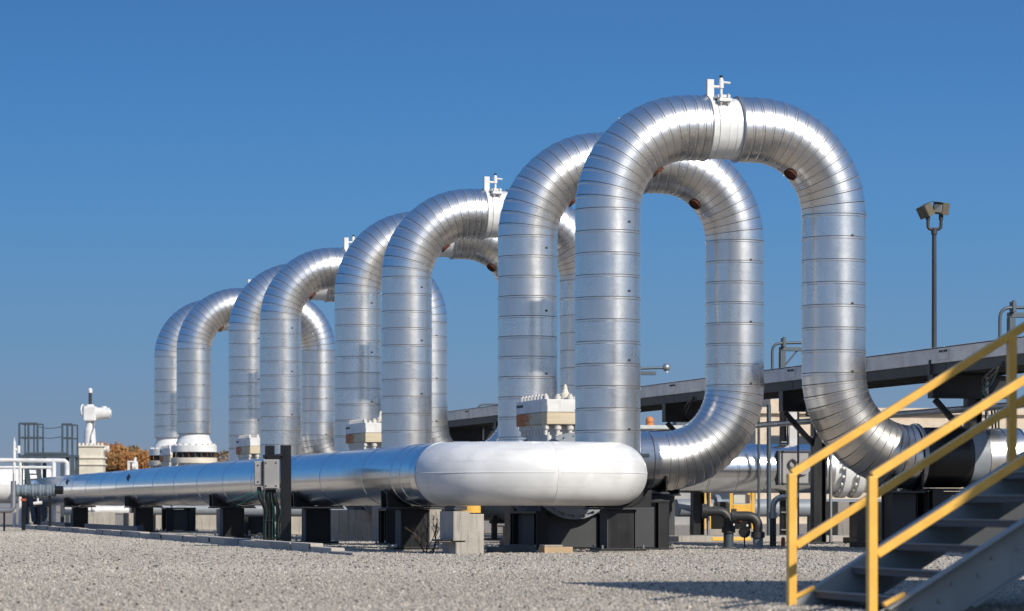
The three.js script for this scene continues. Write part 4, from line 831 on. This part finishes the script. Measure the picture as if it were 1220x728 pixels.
{ // cable ladder riser between walkway and ground
  const p = at(934, 602, 62), o = thing('cable_ladder', 'dark vertical cable ladder hanging below the walkway near the black column', 'ladder', [p.x, 0, p.z], -YAW);
  for (const x of [-0.075, 0.075]) part(o, 'side_rail', box(x - 0.015, -0.05, -0.03, x + 0.015, 2.9, 0.03), M.black);
  for (let y = 0.2; y < 2.8; y += 0.36) part(o, 'rung', box(-0.06, y, -0.02, 0.06, y + 0.03, 0.02), M.galv);
  part(o, 'cable_bundle', box(-0.055, 0, -0.045, 0.055, 2.85, -0.031), M.black);
  const q = at(945, 602, 62.4), t = thing('square_post', 'pale square steel post beside the dark cable ladder', 'post', [q.x, 0, q.z], -YAW); part(t, 'post', box(-0.085, -0.05, -0.08, 0.085, 2.9, 0.08), M.fascia); part(t, 'base_plate', box(-0.16, -0.02, -0.16, 0.16, 0.04, 0.16), M.galv);
  for (const [u, l, r] of [[904, 'slim grey standpipe left of the cable ladder', 0.028], [916, 'thicker blue grey standpipe left of the cable ladder', 0.045], [951, 'slim black standpipe right of the pale post', 0.022]]) { const k = at(u, 602, 61), s = thing('standpipe', l, 'pipe', [k.x, 0, k.z], 0, 'standpipes under the walkway'); part(s, 'pipe', rod(V(0, -0.05, 0), V(0, 2.75, 0), r), r < 0.025 ? M.black : M.steelBlue); part(s, 'collar', rod(V(0, 0.0, 0), V(0, 0.08, 0), r * 2.2), M.darkIron); }
}

// ---------------------------------------------------------------- far left: white pipework, access platform, valve actuator
{
  const d = 100, k = d / FPX, p = at(0, 602, d), P = (u, v, z = 0) => V((u - 20) * k, 0.72 + (602 - v) * k, z);
  const base = at(20, 602, d);
  { const o = thing('white_vessel', 'fat white horizontal vessel at the left edge behind the wrapped pipe', 'vessel', [HX, 0, -65.2]);
    part(o, 'shell', rod(V(-7.5, 1.45, 0), V(0.7, 1.45, 0), 0.66, 0.66, 48), M.white); part(o, 'end_cap', new THREE.SphereGeometry(0.66, 32, 16, 0, 6.3, 0, 1.571).scale(1, 0.55, 1).rotateZ(-Math.PI / 2).translate(0.7, 1.45, 0), M.white);
    for (const x of [-6, -2.2, 0.2]) part(o, 'saddle', box(x - 0.12, -0.05, -0.5, x + 0.12, 1.0, 0.5), M.concrete);
    for (const x of [-4.2, -1.2]) part(o, 'girth_seam', new THREE.TorusGeometry(0.662, 0.012, 8, 48).rotateY(Math.PI / 2).translate(x, 1.45, 0), M.white); }
  { const o = thing('white_pipe_rack', 'white pipework rack of rails and uprights at the left edge', 'pipework', [base.x, 0, base.z], -YAW);
    part(o, 'upper_pipe', bentPipe([P(-60, 548), P(80, 549), P(80, 566)], 0.075, 0.12, 14), M.whiteFlat); part(o, 'lower_pipe', rod(P(-60, 557), P(64, 557), 0.05), M.whiteFlat);
    part(o, 'upright', rod(V(P(17, 0).x, -0.05, 0), P(17, 526), 0.055), M.whiteFlat); part(o, 'upright', rod(V(P(64, 0).x, -0.05, 0), P(64, 547), 0.075), M.whiteFlat); part(o, 'upright', rod(V(P(24, 0).x, -0.05, 0), P(24, 547), 0.055), M.whiteFlat);
    part(o, 'upright', rod(V(P(-30, 0).x, -0.05, 0), P(-30, 547), 0.075), M.whiteFlat); part(o, 'small_valve', [rod(P(17, 536), P(23, 536), 0.05), rod(P(22, 531), P(22, 540), 0.06)], M.whiteFlat); part(o, 'spike', rod(P(17, 527), P(17, 521), 0.03, 0.01), M.whiteFlat); }
  { const o = thing('access_platform', 'grey steel access platform with guardrails, beside the white pipework', 'platform', [base.x, 0, base.z - 1.5], -YAW);
    const g = M.steelBlue, cage = (a, b, t, bt, n) => {
      for (let i = 0; i <= n; i++) { const u = a + (b - a) * i / n; part(o, 'rail_post', bar(P(u, bt), P(u, t), 0.065), g); part(o, 'rail_post', bar(P(u, bt, -1.2), P(u, t, -1.2), 0.05), g); }
      for (const f of [0, 0.45]) { const v = t + (bt - t) * f; part(o, 'guard_rail', [bar(P(a, v), P(b, v), 0.06), bar(P(a, v, -1.2), P(b, v, -1.2), 0.05), bar(P(a, v, -1.2), P(a, v), 0.05)], g); }
    };
    cage(28, 50, 503, 541, 2); cage(80, 92, 504, 541, 2); part(o, 'chain', tube([P(50, 507), P(65, 509), P(80, 507)], 0.015, 6, 20), g); part(o, 'chain', tube([P(50, 519), P(65, 521), P(80, 519)], 0.015, 6, 20), g);
    part(o, 'deck', [box(P(27, 0).x, P(0, 544).y, -1.25, P(94, 0).x, P(0, 541).y, 0.05)], M.steelBlue); part(o, 'kick_plate', box(P(34, 0).x, P(0, 541).y, 0.051, P(88, 0).x, P(0, 538).y, 0.07), M.steelBlue);
    for (const u of [30, 52, 80, 92]) for (const z of [-1.15, 0]) part(o, 'leg', bar(V(P(u, 0).x, -0.05, z), P(u, 544, z), 0.12), M.steelBlue);
    for (let i = 0; i < 9; i++) part(o, 'step', bar(P(36 + i * 1.2, 546 + i * 6.2, 0.2), P(50 + i * 1.2, 546 + i * 6.2, 0.2), 0.06, 0.05), M.steelBlue);
    part(o, 'stair_stringer', [bar(P(36, 544, 0.2), P(47, 622, 0.2), 0.05, 0.16), bar(P(50, 544, 0.2), P(61, 622, 0.2), 0.05, 0.16)], M.steelBlue); }
  { const q = at(112, 602, 113), o = thing('valve_actuator', 'tall white valve actuator with a side motor on a cream bolted body', 'valve', [q.x, 0, q.z], -YAW), k2 = 113 / FPX, Q = (u, v, z = 0) => V((u - 112) * k2, 0.72 + (602 - v) * k2, z);
    part(o, 'body', box(Q(95, 0).x, 0.2, -0.4, Q(124, 0).x, Q(0, 532).y, 0.4, 0.03), M.cream); part(o, 'pedestal', box(Q(97, 0).x, -0.05, -0.35, Q(122, 0).x, 0.2, 0.35), M.concrete);
    for (const v of [531, 545, 553]) part(o, 'body_flange', box(Q(93, 0).x, Q(0, v + 1.6).y, -0.46, Q(126, 0).x, Q(0, v - 0.4).y, 0.46, 0.02), M.cream); part(o, 'side_nozzle', [rod(Q(123, 535), Q(129, 535), 0.09), rod(Q(128, 535), Q(130, 535), 0.13)], M.whiteFlat);
    for (let i = 0; i < 7; i++) part(o, 'stud_nut', new THREE.CylinderGeometry(0.05, 0.05, 0.08, 6).translate(Q(96 + i * 4.5, 0).x, Q(0, 530).y + 0.02, 0.36), M.stud);
    part(o, 'stem_tube', lathe([[0.24, Q(0, 530).y], [0.20, Q(0, 512).y], [0.14, Q(0, 506).y], [0.14, Q(0, 494).y]], 20).translate(Q(107, 0).x, 0, 0), M.whiteFlat);
    part(o, 'gear_box', [box(Q(100, 0).x, Q(0, 502).y, -0.25, Q(115, 0).x, Q(0, 484).y, 0.25, 0.05), rod(Q(107, 486), Q(107, 482), 0.2, 0.14, 20)], M.whiteFlat); part(o, 'motor', [rod(Q(113, 493), Q(131, 492), 0.24, 0.2, 20), rod(Q(124, 488), Q(124, 484), 0.1), rod(Q(130, 492), Q(132.5, 492), 0.12)], M.whiteFlat);
    part(o, 'hand_wheel', new THREE.TorusGeometry(0.2, 0.03, 8, 24).rotateY(1.4).translate(Q(99, 0).x, Q(0, 489).y, 0.1), M.whiteFlat); part(o, 'indicator_pole', rod(Q(107.5, 482), Q(107.5, 466), 0.06), M.darkIron); part(o, 'pole_cap', [new THREE.SphereGeometry(0.085, 14, 10).translate(Q(107.5, 0).x, Q(0, 465).y, 0), rod(Q(107.5, 465), Q(107.5, 468), 0.08)], M.whiteFlat);
    part(o, 'cable', tube([Q(112, 496, 0.15), Q(113, 506, 0.15), Q(109, 520, 0.2), Q(110, 528, 0.3)], 0.03, 8, 24), M.greyPipe); }
  { const q = at(156, 602, 104), o = thing('small_valve', 'small white valve with a bracket standing left of the farthest arch', 'valve', [q.x, 0, q.z], -YAW), k3 = 104 / FPX, Q = (u, v) => V((u - 156) * k3, 0.72 + (602 - v) * k3, 0);
    part(o, 'bracket', [box(Q(152, 0).x, 0, -0.08, Q(155, 0).x, Q(0, 549).y, 0.08), box(Q(152, 0).x, Q(0, 551).y, -0.09, Q(160, 0).x, Q(0, 549).y, 0.09)], M.whiteFlat); part(o, 'valve_body', [rod(V(Q(161, 0).x, -0.05, 0), Q(161, 550), 0.1), rod(Q(161, 551), Q(161, 545), 0.05), rod(Q(158, 556), Q(163, 556), 0.14)], M.whiteFlat); }
  { const q = at(42, 602, 84), o = thing('wrapped_pipe', 'blue grey cloth wrapped pipe at the left edge in front of the white header end', 'pipe', [q.x, 0, q.z], -YAW), k4 = 84 / FPX, Q = (u, v) => V((u - 42) * k4, 0.72 + (602 - v) * k4, 0);
    const ring = (u, r) => ({ c: Q(u, 584.5), t: V(1, 0, 0), b: V(0, 0, 1), r }); const rs = []; for (let i = 0; i <= 26; i++) rs.push(ring(20 + i * 46 / 26, 0.165 + 0.022 * Math.sin(i * 1.9) * Math.sin(i * 0.7)));
    part(o, 'wrap', [loft(rs, 28), rod(Q(19.5, 584.5), Q(20.5, 584.5), 0.15)], M.wrap); part(o, 'black_sleeve', rod(Q(66, 584), Q(75, 584), 0.12), M.black); part(o, 'stand', [box(Q(26, 0).x, -0.05, -0.06, Q(30, 0).x, Q(0, 590).y, 0.06), box(Q(24, 0).x, Q(0, 592).y, -0.1, Q(32, 0).x, Q(0, 590).y, 0.1)], M.black); part(o, 'stand', [box(Q(58, 0).x, -0.05, -0.06, Q(61, 0).x, Q(0, 590).y, 0.06)], M.black);
    part(o, 'drip_cap', rod(Q(40, 600), Q(50, 599), 0.05), M.whiteFlat); part(o, 'drip_pipe', rod(Q(45, 600), Q(45, 588), 0.03), M.whiteFlat);
    part(o, 'red_clamp', box(Q(25, 0).x, Q(0, 597).y, -0.08, Q(31, 0).x, Q(0, 594).y, 0.08), M.redTip); }
  { const q = at(10, 602, 82), o = thing('down_pipe', 'white silver downpipe with an elbow at the left edge', 'pipe', [q.x, 0, q.z], -YAW), k5 = 82 / FPX, Q = (u, v) => V((u - 10) * k5, 0.72 + (602 - v) * k5, 0);
    part(o, 'pipe', bentPipe([Q(-30, 608), Q(16, 608), Q(16, 573)], 0.075, 0.12, 14), M.galv); part(o, 'pin', rod(Q(16, 573), Q(16, 564), 0.015), M.galv); part(o, 'stand', [box(Q(4, 0).x, -0.05, -0.04, Q(6, 0).x, Q(0, 610).y, 0.04), box(Q(-20, 0).x, -0.05, -0.04, Q(-18, 0).x, Q(0, 610).y, 0.04)], M.black); }
  void p;
}
{ // parked pickup glimpsed under the header? only its pale bulk shows between two saddles
  const q = at(245, 602, 135), o = thing('antenna_rod', 'thin bent whip antenna beside the large bolted flange', 'antenna', [q.x, 0, q.z], -YAW), k = 135 / FPX;
  part(o, 'mast', rod(V(0.5, -0.05, 0), V(0.5, 0.72 + 57 * k, 0), 0.03), M.darkIron); part(o, 'arm', tube([V(0.5, 0.72 + 57 * k, 0), V(0.8, 0.72 + 62 * k, 0), V(1.5, 0.72 + 68 * k, 0)], 0.035, 8, 20), M.darkIron); part(o, 'head', new THREE.SphereGeometry(0.1, 12, 8).translate(1.5, 0.72 + 68 * k, 0), M.galv);
}

// ---------------------------------------------------------------- autumn trees far off
{
  const leafMats = [[0.38, 0.18, 0.06], [0.32, 0.18, 0.07], [0.42, 0.22, 0.09], [0.26, 0.18, 0.07]].map((c) => std({ color: lin(...c), roughness: 0.95, side: THREE.DoubleSide }));
  const words = ['rust brown', 'russet', 'tawny', 'dull olive brown'], spots = [[98, 310, 4.6], [108, 295, 5.0], [118, 285, 5.6], [125, 300, 5.2], [138, 280, 5.0], [160, 280, 5.3], [131, 300, 5.9], [143, 290, 5.4], [154, 305, 5.8], [166, 290, 5.5], [178, 300, 5.2], [196, 310, 5.4], [222, 300, 5.2], [252, 310, 5.6], [270, 300, 5.0], [300, 310, 5.2], [345, 310, 5.0]].sort((a, b) => a[0] - b[0]);
  spots.forEach(([u, d, h], i) => {
    const p = at(u, 602, d), o = thing('autumn_tree', `${words[i % 4]} autumn tree, ${['first', 'second', 'third', 'fourth', 'fifth', 'sixth', 'seventh', 'eighth', 'ninth', 'tenth', 'eleventh', 'twelfth', 'thirteenth', 'fourteenth', 'fifteenth', 'sixteenth', 'seventeenth'][i]} from the left in the far tree line`, 'tree', [p.x, 0, p.z], 0, 'far autumn tree line');
    h *= 1.22; const limbs = [rod(V(0, -0.1, 0), V(0.1, h * 0.55, 0), 0.14, 0.07, 7)]; for (let k = 0; k < 7; k++) { const a = rnd() * 6.3, y = h * rr(0.25, 0.5); limbs.push(rod(V(0.05, y, 0), V(Math.cos(a) * rr(0.6, 1.3), y + h * rr(0.2, 0.4), Math.sin(a) * rr(0.6, 1.3)), 0.05, 0.015, 5)); }
    part(o, 'trunk', limbs, M.bark);
    const pos = [], nor = []; const clumps = []; for (let k = 0; k < 12; k++) clumps.push([rr(-1.5, 1.5), h * rr(0.2, 0.86), rr(-1.3, 1.3), rr(0.5, 0.95)]);
    for (let k = 0; k < 3600; k++) { const c = clumps[k % 12], a = V(rr(-1, 1), rr(-1, 1), rr(-1, 1)); if (a.length() > 1) a.normalize(); a.multiplyScalar(c[3]).add(V(c[0], c[1], c[2])); const e = V(rr(-1, 1), rr(-1, 1), rr(-1, 1)).normalize(), f = V(rr(-1, 1), rr(-1, 1), rr(-1, 1)).cross(e).normalize(), s = rr(0.07, 0.16), n = e.clone().cross(f);
      for (const v of [a, a.clone().addScaledVector(e, s * 2).addScaledVector(f, s * 0.6), a.clone().addScaledVector(e, s * 0.6).addScaledVector(f, s * 2)]) { pos.push(v.x, v.y, v.z); nor.push(n.x, n.y, n.z); } }
    const g = new THREE.BufferGeometry(); g.setAttribute('position', new THREE.Float32BufferAttribute(pos, 3)); g.setAttribute('normal', new THREE.Float32BufferAttribute(nor, 3)); g.setAttribute('uv', new THREE.Float32BufferAttribute(new Float32Array(pos.length / 3 * 2), 2));
    part(o, 'crown', g, leafMats[i % 4]);
  });
}

renderer.render(scene, camera);
